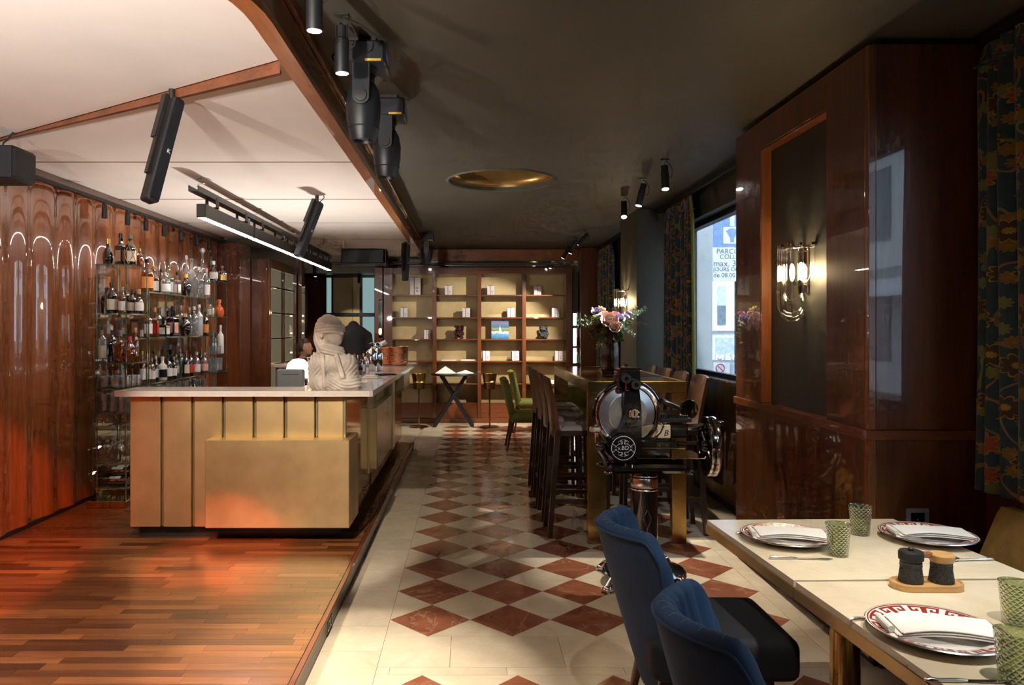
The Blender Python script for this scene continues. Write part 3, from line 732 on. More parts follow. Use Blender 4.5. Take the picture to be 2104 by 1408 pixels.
def row(items, z, where, group, x=None, y=None, ymax=8.0):
    """items: (u, kind, glass, cap, label colour, height px, width px, dy, dx)"""
    items = sorted(items, key=lambda i: i[0])
    for i, it in enumerate(items):
        u_, kind, gl, cp, lb, hp, wp = it[:7]; off = it[7] if len(it) > 7 else 0
        if y is not None: yy_ = y+off; xx = (u_-966)*yy_/1520
        else:
            xx = x-off; yy_ = -xx*1520/(966-u_)
            if yy_ > ymax: yy_ = ymax; xx = (u_-966)*yy_/1520
        hh, rr = hp*yy_/1520, wp*yy_/3040
        bottle(xx, yy_, z+.0005, kind, gl, cp, lb, hh, rr, '%s %s bottle, %s from left on %s' % (NAMEC.get(gl, gl), NAMEK[kind], ORD[i], where), group, random.uniform(-.3, .3))
G = 'spirit bottles on the glass back bar'
row([(222, 'bulb', 'dark', 'gold', None, 55, 22), (248, 'sq', 'blue', 'black', 'cork', 66, 19), (268, 'round', 'dark', 'grey', 'cream', 63, 21), (287, 'tall', 'amber', 'gold', None, 38, 14, .16)], U1[0], 'top of near unit', G, y=6.14)
row([(219, 'round', 'dark', 'black', None, 56, 20, .16), (229, 'round', 'dark', 'black', 'cream', 64, 22), (252, 'round', 'amber', 'cork', 'white', 55, 18), (258, 'tall', 'dark', 'gold', 'cream', 62, 15, .18), (271, 'round', 'dark', 'black', 'cream', 50, 17, .03), (285, 'bulb', 'dark', 'cork', 'white', 50, 19)], U1[1], 'second shelf of near unit', G, y=6.12)
row([(209, 'tall', 'clear', 'black', 'cream', 76, 17), (229, 'round', 'blue', 'silver', None, 74, 20, .16), (246, 'cut', 'amber', 'grey', None, 66, 28), (266, 'drop', 'amber', 'red', None, 54, 24), (278, 'tall', 'amber', 'pinkcap', None, 70, 14, .17)], U1[2], 'third shelf of near unit', G, y=6.12)
row([(302, 'round', 'amber', 'black', 'orange', 68, 25), (316, 'round', 'amber', 'gold', 'white', 58, 19, .10), (319, 'tall', 'grey', 'grey', None, 78, 11, .18), (331, 'tall', 'dark', 'black', None, 54, 14, .12), (340, 'round', 'clear', 'silver', 'white', 46, 19), (347, 'round', 'green', 'green', 'white', 62, 21, .12), (364, 'sq', 'clear', 'black', 'white', 50, 13), (382, 'drop', 'dark', 'yellow', None, 46, 20), (383, 'tall', 'frost', 'white', None, 88, 13, .16), (394, 'round', 'frost', 'grey', None, 82, 21, .18), (408, 'round', 'clear', 'white', None, 64, 21), (416, 'bulb', 'clear', 'ballglass', None, 104, 18, .14), (424, 'tall', 'clear', 'pinkcap', 'white', 62, 15)], U2[0], 'top of middle unit', G, x=-2.88)
row([(304, 'round', 'amber', 'green', 'white', 58, 17), (318, 'sq', 'amber', 'orange', 'red', 60, 15), (326, 'tall', 'green', 'green', None, 58, 12, .14), (337, 'sq', 'blue', 'black', 'white', 40, 20), (345, 'tall', 'dark', 'black', None, 52, 12, .14), (355, 'sq', 'blue', 'black', 'pinkcap', 62, 20), (372, 'tall', 'clear', 'silver', None, 62, 12, .14), (380, 'drop', 'dark', 'pinkcap', None, 46, 23), (389, 'tall', 'clear', 'silver', None, 58, 12, .14), (399, 'round', 'clear', 'white', None, 60, 16), (409, 'tall', 'frost', 'white', None, 64, 16), (422, 'tall', 'dark', 'black', 'orange', 50, 13, .1)], U2[1], 'second shelf of middle unit', G, x=-2.88)
row([(292, 'tall', 'amber', 'gold', 'white', 66, 13), (303, 'tall', 'dark', 'silver', 'cream', 60, 13), (312, 'round', 'amber', 'cork', 'white', 50, 14), (320, 'tall', 'dark', 'silver', 'white', 50, 12, .05), (334, 'round', 'white', 'white', 'blue', 48, 18), (346, 'round', 'dark', 'black', 'white', 50, 16), (350, 'sq', 'blue', 'bluecap', None, 64, 14, .15), (357, 'tall', 'dark', 'cork', 'white', 44, 12), (362, 'tall', 'clear', 'gold', 'cream', 44, 12, .12), (370, 'tall', 'green', 'red', None, 60, 13, .15), (382, 'tall', 'dark', 'red', 'cream', 52, 14), (391, 'round', 'dark', 'black', 'red', 50, 16), (404, 'round', 'pink', 'pinkcap', 'white', 46, 15), (413, 'tall', 'dark', 'red', None, 52, 11, .12), (420, 'round', 'pink', 'cork', 'pinkcap', 42, 15)], U2[2], 'third shelf of middle unit', G, x=-2.87)
row([(433, 'tall', 'dark', 'black', 'red', 62, 13, .12), (438, 'bulb', 'dark', 'silver', 'white', 42, 19), (456, 'round', 'dark', 'terra', 'gold', 34, 18)], U3[0], 'top of far unit', G, x=-2.88, ymax=8.46)
row([(431, 'bulb', 'clear', 'green', 'cream', 34, 22), (450, 'bulb', 'ceramic', 'orange', None, 36, 20)], U3[1], 'second shelf of far unit', G, x=-2.88, ymax=8.46)
row([(438, 'tall', 'grey', 'grey', 'white', 48, 12), (444, 'tall', 'amber', 'terra', None, 44, 11, .12), (453, 'tall', 'white', 'white', None, 58, 13)], U3[2], 'third shelf of far unit', G, x=-2.88, ymax=8.46)
# rope net round the tall dark bottle
nets = [o_ for o_ in C.objects if o_.get('label', '').startswith('dark brown round-shouldered bottle, third from left on top of near')]
if nets:
    nb = nets[0]; mbn = MB()
    for k in range(4):
        a = k*PI/2
        mbn.tube([(.047*math.cos(a+s_*2.0)*(1 if s_ < .62 else (1-s_)*1.9+.28), .047*math.sin(a+s_*2.0)*(1 if s_ < .62 else (1-s_)*1.9+.28), .01+.19*s_) for s_ in [i/10 for i in range(11)]], .0035, 6)
        mbn.tube([(.047*math.cos(a-s_*2.0)*(1 if s_ < .62 else (1-s_)*1.9+.28), .047*math.sin(a-s_*2.0)*(1 if s_ < .62 else (1-s_)*1.9+.28), .01+.19*s_) for s_ in [i/10 for i in range(11)]], .0035, 6)
    obj('rope_net', mbn, bmat('cork'), nb)
# glassware
def glass_proto(kind):
    if kind == 'tumbler': mb = MB().lathe([(0, .004), (.036, .004), (.040, .09), (.0375, .09), (.034, .014), (0, .014)], n=18, caps=False)
    elif kind == 'highball': mb = MB().lathe([(0, .004), (.030, .004), (.033, .145), (.031, .145), (.028, .014), (0, .014)], n=16, caps=False)
    else: mb = MB().lathe([(0, .0), (.034, .0), (.033, .003), (.005, .010), (.004, .075), (.010, .085), (.040, .105), (.050, .125), (.051, .150), (.049, .150), (.047, .125), (.037, .108), (0, .090)], n=18, caps=False)
    me = mesh_of(kind, mb); me.materials.append(M['cutglass' if kind != 'coupe' else 'clear']); return me
GP = {k: glass_proto(k) for k in ('tumbler', 'highball', 'coupe')}
def glasses(kind, pts, z, where, group):
    for i, (x, y) in enumerate(pts):
        tag(link(kind+'_glass', GP[kind], None, None, (x, y, z+.0005)), 'clear patterned %s glass, %s along the %s' % (kind if kind != 'coupe' else 'stemmed coupe', ORD[i] if i < 18 else str(i+1)+'th', where), 'glass', group)
glasses('tumbler', [(-2.99+.085*(i % 3), 6.06+.1*(i//3)) for i in range(9)], U1[3], 'fourth shelf of the near unit', 'short glasses on the back bar')
glasses('highball', [(-2.995+.075*(i % 3), 6.06+.1*(i//3)) for i in range(9)], U1[4], 'fifth shelf of the near unit', 'tall glasses on the back bar')
glasses('coupe', [(-2.97+.12*(i % 2), 6.07+.125*(i//2)) for i in range(6)], U1[5], 'sixth shelf of the near unit', 'coupe glasses on the back bar')
glasses('highball', [(-2.99+.12*(i % 2)+.02, 6.55+.17*(i//2)) for i in range(18)], U2[3], 'fourth shelf of the middle unit', 'tall glasses on the long shelf')
glasses('highball', [(-2.95+.09*(i % 2), 8.15+.1*(i//2)) for i in range(8)], U3[3], 'fourth shelf of the far unit', 'tall glasses on the far shelf')
glasses('tumbler', [(-2.85, 8.14+.1*i) for i in range(3)], U3[2], 'front edge of the far unit third shelf', 'short glasses on the far shelf')
# lying wine bottles
wp_ = [(0, 0), (.036, 0), (.038, .01), (.038, .19), (.03, .215), (.014, .24), (.0135, .30), (.015, .30), (.015, .308), (0, .308)]
wm = mesh_of('glass_body', MB().lathe(wp_, n=18)); wm.materials.append(bmat('dark'))
wlb = mesh_of('label_strip', MB().grid(lambda a, b: (.0388*math.cos(-.9+2.6*a), .0388*math.sin(-.9+2.6*a), .06+.09*b), 10, 1)); wlb.materials.append(bmat('white'))
for i, (yy_, zz) in enumerate(((6.07, .299), (6.16, .299), (6.25, .299), (6.115, .366), (6.205, .366), (6.34, .299))):
    o = thing('wine_bottle', 'dark wine bottle lying on the lowest shelf of the near unit, %s of six' % ORD[i], 'bottle', (-2.80, yy_, zz), 0, 'lying wine bottles')
    o.rotation_euler = (0, R(-90), 0); link('glass_body', wm, None, o); link('label_strip', wlb, None, o)
# bottle with dark spout standing on the bar
o = bottle(-2.06, 5.32, BT+.0005-.0, 'round', 'dark', 'black', None, .0, .0, 'x', 'y') if False else None

# ================================================================ CEILING EQUIPMENT
def spot(x, y, energy, target, label, length=.20, angle=38, color=NEUT, z=None, mat='spotlens', r=.030, name='ceiling_spotlight', size=.02, blend=.35):
    z = CZ if z is None else z
    t = thing(name, label, 'spotlight', (x, y, z-.001), 0, 'small black ceiling spotlights')
    obj('ceiling_plate', MB().box(-.03, -.02, -.006, .03, .02, 0), M['blackmetal'], t)
    obj('stem', MB().cyl((0, 0, -.07), (0, 0, -.006), .005, n=8), M['chrome'], t)
    d = (Vector(target)-Vector((x, y, z-.12))).normalized(); q_ = d.to_track_quat('-Z', 'Y').to_matrix().to_4x4()
    Mx = Matrix.Translation((0, 0, -.10)) @ q_
    b_ = obj('lamp_body', MB().lathe([(0, .05), (r*.8, .05), (r*.8, -.0), (r, -.005), (r, -length+.06), (r*.95, -length+.055)], n=20).xf(Mx), M['matblack'], t)
    obj('cooling_fin', MB().box(-r*.9, -.004, .0, r*.9, .004, .058).box(-.004, -r*.9, .0, .004, r*.9, .058).xf(Mx), M['matblack'], t)
    obj('yoke', MB().cyl((-r*1.05, 0, -.02), (r*1.05, 0, -.02), .005, n=8).xf(Mx), M['chrome'], t)
    obj('cable', MB().tube([(0, 0, -.01), (.035, .0, -.03), (.06, 0, -.08), (.055, 0, -.13), (.028, 0, -.15)], .0028, 6), M['rubber'], t)
    obj('lens', MB().lathe([(0, -length+.0535), (r*.88, -length+.0535)], n=20, caps=False).xf(Mx), M[mat], t)
    if energy:
        p = Vector((x, y, z)) + (Mx @ Vector((0, 0, -length+.05)))
        lamp('SPOT', p, energy, color, target, size, angle, blend, name='spot_beam')
    return t
SP = 'black ceiling spotlight '
S_E = 1.7
spot(1.518, 5.77, 190*S_E, (1.42, 5.0, 0), SP+'nearest of the row by the floral curtain', angle=46)
spot(1.516, 6.51, 260*S_E, (1.15, 6.42, 1.3), SP+'tilted sideways, second of the row by the curtain', angle=30)
spot(1.528, 7.35, 130*S_E, (1.3, 6.2, .9), SP+'third of the row by the floral curtain', angle=44)
spot(1.53, 9.88, 220*S_E, (.1, 11.9, 1.0), SP+'nearest of the three before the wooden back beam', angle=66)
spot(1.507, 10.7, 150*S_E, (.6, 11.6, .6), SP+'second of the three before the wooden back beam', angle=60)
spot(1.51, 11.5, 130*S_E, (.75, 12.2, 1.2), SP+'farthest, close to the lacquered back column', angle=55)
spot(-.56, 2.66, 170*S_E, (-.60, 2.85, 0), SP+'cut by the upper edge above the stage rim', angle=42)
spot(-.54, 3.11, 170*S_E, (-.52, 3.20, 0), SP+'glaring beside the first moving head', angle=40)
# spots over the dining tables, out of the picture
spot(1.45, 2.25, 70*S_E, (1.42, 2.55, .75), SP+'over the farther dining table', angle=52)
spot(1.45, 1.35, 72*S_E, (1.42, 1.75, .75), SP+'over the nearer dining table', angle=52)
spot(.45, 1.2, 50*S_E, (.75, 2.9, .2), SP+'added out of view before the blue chairs', angle=44)  # added fill light, no such spot is seen
# two red stage lamps at the ceiling in front of the stage, out of the picture
spot(-2.0, 1.2, 900, (-1.62, 4.72, .1), SP+'with a red filter aimed at the bar foot', angle=12, color=(1, .10, .02), mat='flame')
spot(-1.2, .9, 1300, (-3.2, 4.2, .35), SP+'with an orange filter aimed at the amber wall', angle=26, color=(1, .20, .03), mat='flame')
spot(-1.1, 1.7, 540, (-1.40, 5.0, .52), SP+'added out of view to light the bar front', angle=35)  # added fill for the brass front and the bust
spot(-2.1, 1.5, 480, (-1.75, 3.0, .1), SP+'added out of view over the front of the stage', angle=56)  # added to brighten the parquet at the stage front
spot(1.25, 2.2, 120, (1.06, 4.5, 1.0), SP+'added out of view to light the meat slicer', angle=26, color=(.95, .97, 1))  # added fill to brighten the slicer's metal
# far room spots
spot(-2.78, 13.2, 60, (-2.7, 14.2, 0), SP+'hanging in the dark far room', angle=70, z=WZ)
spot(-2.28, 15.2, 90, (-2.6, 16.4, .8), SP+'before the gold glass partition', angle=70, z=WZ)
# wall washers on the black track along the amber wall
tr = thing('track_rail', 'black lighting track along the top of the amber wall', 'track', (-3.13, 6.0, 2.64))
obj('rail', MB().box(-.014, -4.0, -.015, .014, 3.35, .012), M['matblack'], tr); obj('bracket', MB().box(-.05, -.02, -.002, .0, .02, .012), M['matblack'], tr)
for i, u in enumerate((215, 262, 300, 337, 372, 405, 430)):
    y = 3.12*1520/(966-u)
    t = thing('track_spot', 'small black track spot, %s from the left under the rail of the amber wall' % ORD[i], 'spotlight', (-3.12, y, 2.62), 0, 'track spots along the amber wall')
    obj('adapter', MB().box(-.012, -.02, -.05, .012, .02, .01, .003), M['matblack'], t)
    obj('lamp_body', MB().lathe([(0, 0), (.022, 0), (.024, -.09), (.018, -.094)], (0, 0, -.035), 14), M['matblack'], t)
    obj('lens', MB().lathe([(0, -.128), (.018, -.128)], n=14, caps=False), M['flame'], t)
    lamp('SPOT', (-3.11, y, 2.48), 9, WARM, (-2.9, y, 1.2), .02, 80, .6, name='spot_beam')

# LED bar hung under the white ceiling
led = thing('led_light_bar', 'long black LED bar hanging over the bar below a steel channel', 'light bar', (-2.06, 5.65, 2.40))
YL0, YL1 = 0, 5.2
obj('channel', MB().box(-.055, -.10, .185, -.050, 5.25, .225).box(-.055, -.10, .180, .02, 5.25, .185).box(.015, -.10, .185, .02, 5.25, .225), M['blackmetal'], led, False)
for k in range(4):
    y0, y1 = k*1.3+.008, k*1.3+1.292
    s_ = obj('bar_segment', MB().box(-.035, y0, .0, .035, y1, .105, .004), M['blackmetal'], led)
    lm = MB()
    for j in range(22): lm.box(-.030, y0+.02+j*.0575, -.0008, .030, y0+.047+j*.0575, .001)
    ll_ = obj('led_lens', lm, M['led'], s_, False); ll_['kind'] = 'stuff'
    for yy in (y0+.22, y1-.30):
        obj('hanger', MB().box(-.045, yy, .105, -.039, yy+.06, .20).box(.039, yy, .105, .045, yy+.06, .19).box(-.045, yy, .105, .045, yy+.06, .113), M['matblack'], s_, False)
    obj('plug', MB().cyl((-.0, y1-.06, .105), (-.0, y1-.06, .17), .013, n=10), pm('plug_blue_grey', (.25, .35, .5), .4), s_)
for yy in (.05, 1.55, 3.05, 4.55):
    p = [(-.02, yy, .22)]+[(-.02+.03*math.sin(i*1.9), yy+.02*math.cos(i*1.4), .22+i*.0125) for i in range(1, 8)]+[(-.02, yy, .319)]
    obj('suspension_chain', MB().tube(p, .0035, 6), M['chrome'], led)
# column speakers
def column_speaker(top, bot, label, wd=.062):
    top = Vector(top); bot = Vector(bot); ax = (top-bot); L = ax.length; zx = ax.normalized(); yx = (Vector((0, 1, 0))-zx*zx.y).normalized(); xx_ = yx.cross(zx); q_ = Matrix((xx_, yx, zx)).transposed().to_4x4()
    t = thing('column_speaker', label, 'loudspeaker', top+Vector((0, 0, 0)), 0, 'slim column speakers under the white ceiling')
    Mx = Matrix.Translation(bot-top) @ q_ @ Matrix.Rotation(R(52), 4, 'Z')
    obj('cabinet', MB().box(-wd/2, -.04, 0, wd/2, .04, L, .010).xf(Mx), M['matblack'], t)
    obj('grille', MB().box(-wd/2+.006, -.043, .02, wd/2-.006, -.039, L-.02).xf(Mx), M['plastic'], t)
    obj('back_plate', MB().box(-wd/2-.014, .0, L*.25, -wd/2, .03, L*.85).box(-wd/2-.02, .01, L*.6, -wd/2, .05, L*1.02).xf(Mx), M['blackmetal'], t)
    obj('cable', MB().tube([(0, 0, 0), (.02, .01, .02), (.04, .02, .045), (.03, .02, .07)], .004, 6), M['rubber'], t)
    obj('wall_clamp', MB().cyl((-.02, 0, 0), (-.02, 0, .06), .016, n=12), M['blackmetal'], t)
    k_ = text_mb('K', .03, Mx @ Matrix.Translation((.008, -.0435, L*.48)) @ FACE, .0004)
    obj('logo', k_, M['signwhite'], t, False); return t
column_speaker(P(362, 205, 3.62), P(306, 415, 3.50), 'slim black column speaker hanging from the skew wooden batten, the nearest one')
column_speaker(P(656, 416, 6.5), P(612, 528, 6.4), 'slim black column speaker hanging over the middle of the bar')
column_speaker(P(836, 502, 10.0), P(832, 577, 9.95), 'slim black column speaker hanging before the left end of the shelves')
t = thing('ceiling_speaker', 'boxy black loudspeaker hanging at the left picture edge', 'loudspeaker', P(10, 303, 4.4))
obj('cabinet', MB().box(-.16, -.12, -.21, .125, .12, -.01, .02), M['matblack'], t); obj('grille', MB().box(-.15, -.125, -.2, .115, -.119, -.02), M['plastic'], t)
obj('chain', MB().tube([(-.02, 0, -.01), (-.01, .005, .03), (.02, -.005, .045), (.03, .005, .07), (.05, 0, .09)], .005, 6), M['rubber'], t)
sp_ = P(750, 513, 11.0)
t = thing('projector_box', 'wide black loudspeaker box hanging under the white ceiling before the shelves', 'loudspeaker', (sp_.x, 11.0, sp_.z))
obj('cabinet', MB().box(-.33, -.16, -.22, .33, .16, -.01, .012), M['matblack'], t); obj('lip', MB().box(-.33, -.17, -.235, .33, .16, -.22), M['plastic'], t)
obj('bracket', MB().box(.29, -.16, -.01, .33, -.02, -.26), M['matblack'], t)
for x in (-.21, .20): obj('chain', MB().tube([(x, 0, -.01), (x+.01, 0, .05), (x-.01, 0, .07), (x+.012, 0, WZ-sp_.z-.004)], .008, 6), M['rubber'], t)
# moving heads
def moving_head(x, y, label, s=1.0, yaw=0):
    t = thing('moving_head_light', label, 'stage light', (x, y, CZ-.001), yaw, 'moving head stage lights under the dark ceiling')
    obj('clamp', MB().box(-.06, -.05, -.03, .06, .05, 0), M['blackmetal'], t)
    b_ = obj('base', MB().box(-.075, -.10, -.125, .105, .10, -.03, .008), M['plastic'], t)
    obj('display', MB().box(.105, -.06, -.10, .107, .05, -.055), M['signblue'], b_)
    obj('label_strip', MB().box(.02, -.102, -.122, .09, -.1, -.112), bmat('yellow'), b_)
    obj('yoke', MB().tube([(0, 0, -.125), (0, 0, -.15)], .05, 16).prism([(0, 0)]*3, 0, 0) if False else MB().cyl((0, 0, -.155), (0, 0, -.125), .055, n=20), M['plastic'], t)
    for sy in (-1, 1):
        pts = [(.038*math.cos(a), -.20+.038*math.sin(a)+(-.065 if math.sin(a) < 0 else .065)) for a in [i*2*PI/20 for i in range(20)]]
        am = MB(); n_ = len(pts)
        am.v = [(p[0], sy*.088, p[1]) for p in pts]+[(p[0], sy*.062, p[1]) for p in pts]
        am.f = [tuple(range(n_)), tuple(range(n_, 2*n_))[::-1]]+[(i, (i+1) % n_, n_+(i+1) % n_, n_+i) for i in range(n_)]
        a_ = obj('arm', am, M['plastic'], t)
        obj('pivot_cap', MB().lathe([(0, .094), (.026, .094), (.028, .086)], n=20, M=Matrix.Rotation(R(90*sy), 4, 'X')).move(0, 0, -.265), M['blackmetal'], a_)
    hd = obj('head', MB().lathe([(0, -.185), (.05, -.188), (.068, -.22), (.078, -.28), (.074, -.35), (.062, -.42), (.054, -.445), (.046, -.445), (.044, -.43), (0, -.43)], n=28), M['plastic'], t)
    obj('band', MB().lathe([(.0700, -.385), (.0708, -.388), (.069, -.391)], n=28, caps=False), M['rubber'], hd)
    obj('lens', MB().lathe([(0, -.440), (.026, -.436), (.036, -.431)], n=24), M['dkglass'], hd)
    obj('cable', MB().tube([(-.075, 0, -.08), (-.13, .02, -.09), (-.15, .05, -.05), (-.12, .06, -.01)], .005, 6), M['rubber'], t)
    t.scale = (s, s, s); return t
moving_head(-.49, 3.40, 'black moving head stage light nearest the camera at the stage rim', 1.03)
moving_head(-.475, 4.22, 'black moving head stage light just behind the nearest one', 1.03)
moving_head(-.60, 10.2, 'black moving head stage light far off before the wooden beam', .98)
one('ceiling_sensor', MB().lathe([(0, -.012), (.018, -.01), (.022, 0)], P(820, 317, 5.6).xyz if False else (-.545, 5.6, CZ), 16), M['white'], 'small white disc sensor on the dark ceiling behind the moving heads', 'sensor')

def fill_uplight(x, y, energy, target, label, h=1.75, angle=104):  # added uplights, unseen, that brighten the white ceiling
    t = thing('added_fill_uplight', label, 'lamp', (x, y, PZ if x < -.75 else 0))
    obj('foot', MB().lathe([(0, 0), (.14, 0), (.14, .015), (.02, .03), (0, .03)], n=28), M['brass_dark'], t); obj('pole', MB().cyl((0, 0, .02), (0, 0, h-.08), .012, n=12), M['brass_dark'], t)
    obj('bowl', MB().lathe([(0, h-.09), (.05, h-.085), (.14, h-.02), (.15, h), (.143, h), (.05, h-.07), (0, h-.075)], n=32), M['brass_dark'], t)
    lamp('SPOT', (x, y, t.location.z+h+.01), energy, (1, .92, .85), target, .05, angle, .6, name='fill_beam')
fill_uplight(-2.6, .3, 400, (-2.35, 2.2, 3.6), 'brass fill uplight added out of view on the stage beside the amber wall')
fill_uplight(-1.3, .2, 560, (-1.8, 2.0, 3.6), 'brass fill uplight added out of view on the stage behind the camera')
fill_uplight(-1.75, 7.0, 165, (-1.7, 6.9, 2.72), 'low brass fill uplight added out of view behind the bar, under the light bar', h=.84, angle=125)
# ================================================================ BUST
def bust_sdf(X, Y, Z):
    fold = lambda amp, ph: amp*np.sin(ph)
    a_ = R(-36); xl = X+.045; H = xl*math.cos(a_)+Y*math.sin(a_); S = -xl*math.sin(a_)+Y*math.cos(a_)      # head frame: H to the face, S to the side
    cran = ell(H, S, Z, (-.008, 0, .430), (.102, .084, .092)); backs = ell(H, S, Z, (-.062, .0, .355), (.058, .078, .105))
    d = smin(cran, backs, .03)
    d = d-fold(.0030, 150*(Z+.5*H+.35*np.abs(S)))*np.clip((Z-.445)/.03, 0, 1)-fold(.0022, 220*H+60*Z)*np.clip((.40-Z)/.03, 0, 1)*np.clip((-.02-H)/.03, 0, 1)
    face = smin(ell(H, S, Z, (.046, 0, .385), (.056, .061, .075)), ell(H, S, Z, (.040, 0, .348), (.052, .052, .036)), .02); face = smin(face, ell(H, S, Z, (.083, 0, .329), (.020, .022, .019)), .018)
    d = smin(d, face, .008)
    bz0 = .424-.10*(H-.03); band = ell(H, S, Z, (.002, 0, .422), (.112, .094, .085)); band = np.maximum(band, np.abs(Z-bz0)-.030)
    d = smin(d, band-fold(.0030, 300*(Z-.10*H)+2.5*np.sin(14*S)), .005)
    nose = smin(caps(H, S, Z, (.098, 0, .410), (.121, 0, .387), .008, .0115), ell(H, S, Z, (.114, 0, .384), (.012, .017, .009)), .008); d = smin(d, nose, .010)
    d = np.maximum(d, -ell(H, S, Z, (.111, 0, .3605), (.012, .024, .0022)))
    lip = np.minimum(ell(H, S, Z, (.100, 0, .3665), (.012, .023, .0060)), ell(H, S, Z, (.098, 0, .3545), (.012, .019, .0065))); d = smin(d, lip, .004)
    for sg in (-1, 1):
        d = smin(d, ell(H, S, Z, (-.002, sg*.080, .384), (.020, .012, .028)), .005); d = np.maximum(d, -ell(H, S, Z, (.002, sg*.093, .384), (.009, .008, .015)))
    neck = caps(X, Y, Z, (-.035, .0, .34), (-.035, .0, .22), .050, .060); d = smin(d, neck, .02)
    rr = np.sqrt((X+.03)**2+(Y)**2)
    sc1 = np.sqrt((rr-.066)**2+((Z-.272+.12*(X+.03))*.62)**2)-.021
    d = smin(d, sc1-fold(.0022, 300*Z+70*X+20*Y), .012)
    sho = smin(ell(X, Y, Z, (-.03, .0, .165), (.155, .088, .085)), ell(X, Y, Z, (-.138, -.012, .135), (.052, .075, .125)), .03)
    sho = smin(sho, ell(X, Y, Z, (.095, -.005, .135), (.055, .08, .11)), .03)
    sho = sho-fold(.0026, 210*X-40*Z+6*np.sin(25*Z))*np.clip((np.abs(X+.0)-.03)/.03, 0, 1)
    low = smin(ell(X, Y, Z, (-.02, -.005, .045), (.172, .098, .085)), ell(X, Y, Z, (.075, -.02, .045), (.095, .092, .062)), .03)
    low = low-fold(.0030, 270*Z+60*X+5*np.sin(22*X))*np.clip((X+.08)/.04, 0, 1)-fold(.0022, 200*X+5*np.sin(30*Z))*np.clip((-.08-X)/.03, 0, 1)
    b_ = smin(sho, low, .018)
    lap = caps(X, Y, Z, (.015, -.085, .235), (.060, -.105, .095), .016, .020); b_ = smin(b_, lap-fold(.002, 260*X+80*Z), .010)
    lap2 = caps(X, Y, Z, (-.085, -.080, .235), (-.060, -.100, .03), .014, .016); b_ = smin(b_, lap2-fold(.0018, 260*X), .010)
    d = smin(d, b_, .018)
    return np.maximum(d, -Z+.0005*np.sin(90*X))
bm_ = sdf_mesh(bust_sdf, (-.215, -.13, -.012), (.19, .13, .54), .0042)
bust = one('bust_sculpture', bm_, M['stone'], 'plaster bust of a blindfolded woman with draped scarf on the bar corner', 'sculpture', angle=180)
bust.location = (-.935, 5.17, BT)

# ================================================================ THINGS ON AND BEHIND THE BAR
def lathe_thing(name, prof, m, label, cat, loc, n=24, group=None, angle=35): return tag(link(name, mesh_of(name, MB().lathe(prof, n=n), True, angle), m, None, loc), label, cat, group)
t = thing('table_lamp', 'white opal dome lamp behind the bar beside the grey screen', 'lamp', P(613, 800, 5.80)*1)
t.location.z = .80
obj('shade', MB().lathe([(.098, .36), (.096, .42), (.080, .475), (.045, .505), (0, .515)], n=32, caps=False), M['opal'], t)
obj('rim', MB().lathe([(.100, .356), (.101, .36), (.098, .364)], n=32, caps=False), M['white'], t)
obj('pole', MB().cyl((0, 0, .02), (0, 0, .38), .012), M['white'], t); obj('foot', MB().lathe([(0, 0), (.07, 0), (.07, .015), (.02, .025), (0, .025)], n=24), M['white'], t)
lamp('POINT', (t.location.x, 5.80, 1.235), 18, (1, .86, .75), size=.03, name='lamp_light')
t = thing('till_screen', 'grey plastic back of a till screen rising behind the bar', 'screen', (P(597, 790, 5.62).x, 5.62, .80))
obj('housing', MB().box(-.105, -.02, .23, .105, .03, .44, .012), M['grey'], t); obj('vent', MB().box(-.06, -.023, .40, .07, -.019, .405), M['matblack'], t)
obj('arm', MB().box(-.03, .0, .02, .03, .03, .25), M['grey'], t); obj('foot', MB().box(-.09, -.06, 0, .09, .08, .02, .005), M['grey'], t)
one('back_work_counter', MB().box(-2.30, 5.45, .76, -1.23, 5.95, .80, .005).box(-2.28, 5.47, PZ, -1.25, 5.93, .76), M['blackmetal'], 'dark work counter behind the bar front carrying the lamp and till', 'counter')
t = thing('candle_light', 'small glowing candle glass on the bar left of the bust', 'candle', (-1.155, 5.335, BT+.0005))
obj('glass', MB().lathe([(0, 0), (.022, 0), (.026, .055), (.024, .055), (.02, .006), (0, .006)], n=18, caps=False), M['clear'], t); obj('wax', MB().lathe([(0, .007), (.019, .007), (.021, .03), (0, .03)], n=18), M['white'], t)
obj('flame', MB().ball((0, 0, .047), (.013, .013, .018), 12, 8), M['flame'], t); lamp('POINT', (-1.155, 5.335, BT+.075), .8, (1, .6, .25), size=.02, name='candle_glow')
cop = [(0, .004), (.085, .004), (.098, .02), (.108, .20), (.115, .215), (.112, .217), (.104, .20), (.094, .03), (0, .02)]
for (u, Y, lab, s) in ((820, 8.4, 'right hammered copper wine bucket of the pair at the far bar end', 1.0), (792, 8.52, 'left hammered copper wine bucket of the pair at the far bar end', .95)):
    o = lathe_thing('copper_bucket', [(a*s, b*s) for a, b in cop], M['copper'], lab, 'bucket', ((u-966)*Y/1520, Y, BT+.0005), 30, 'hammered copper buckets on the bar')
o = lathe_thing('copper_bucket', [(a*.9, b*.98) for a, b in cop], M['copper'], 'hammered copper bucket half hidden behind the left of the bust', 'bucket', (-1.10, 5.46, BT+.0005), 30, 'hammered copper buckets on the bar')
shk = [(0, 0), (.050, 0), (.052, .005), (.052, .17), (.046, .195), (.024, .215), (.018, .235), (.020, .25), (0, .252)]
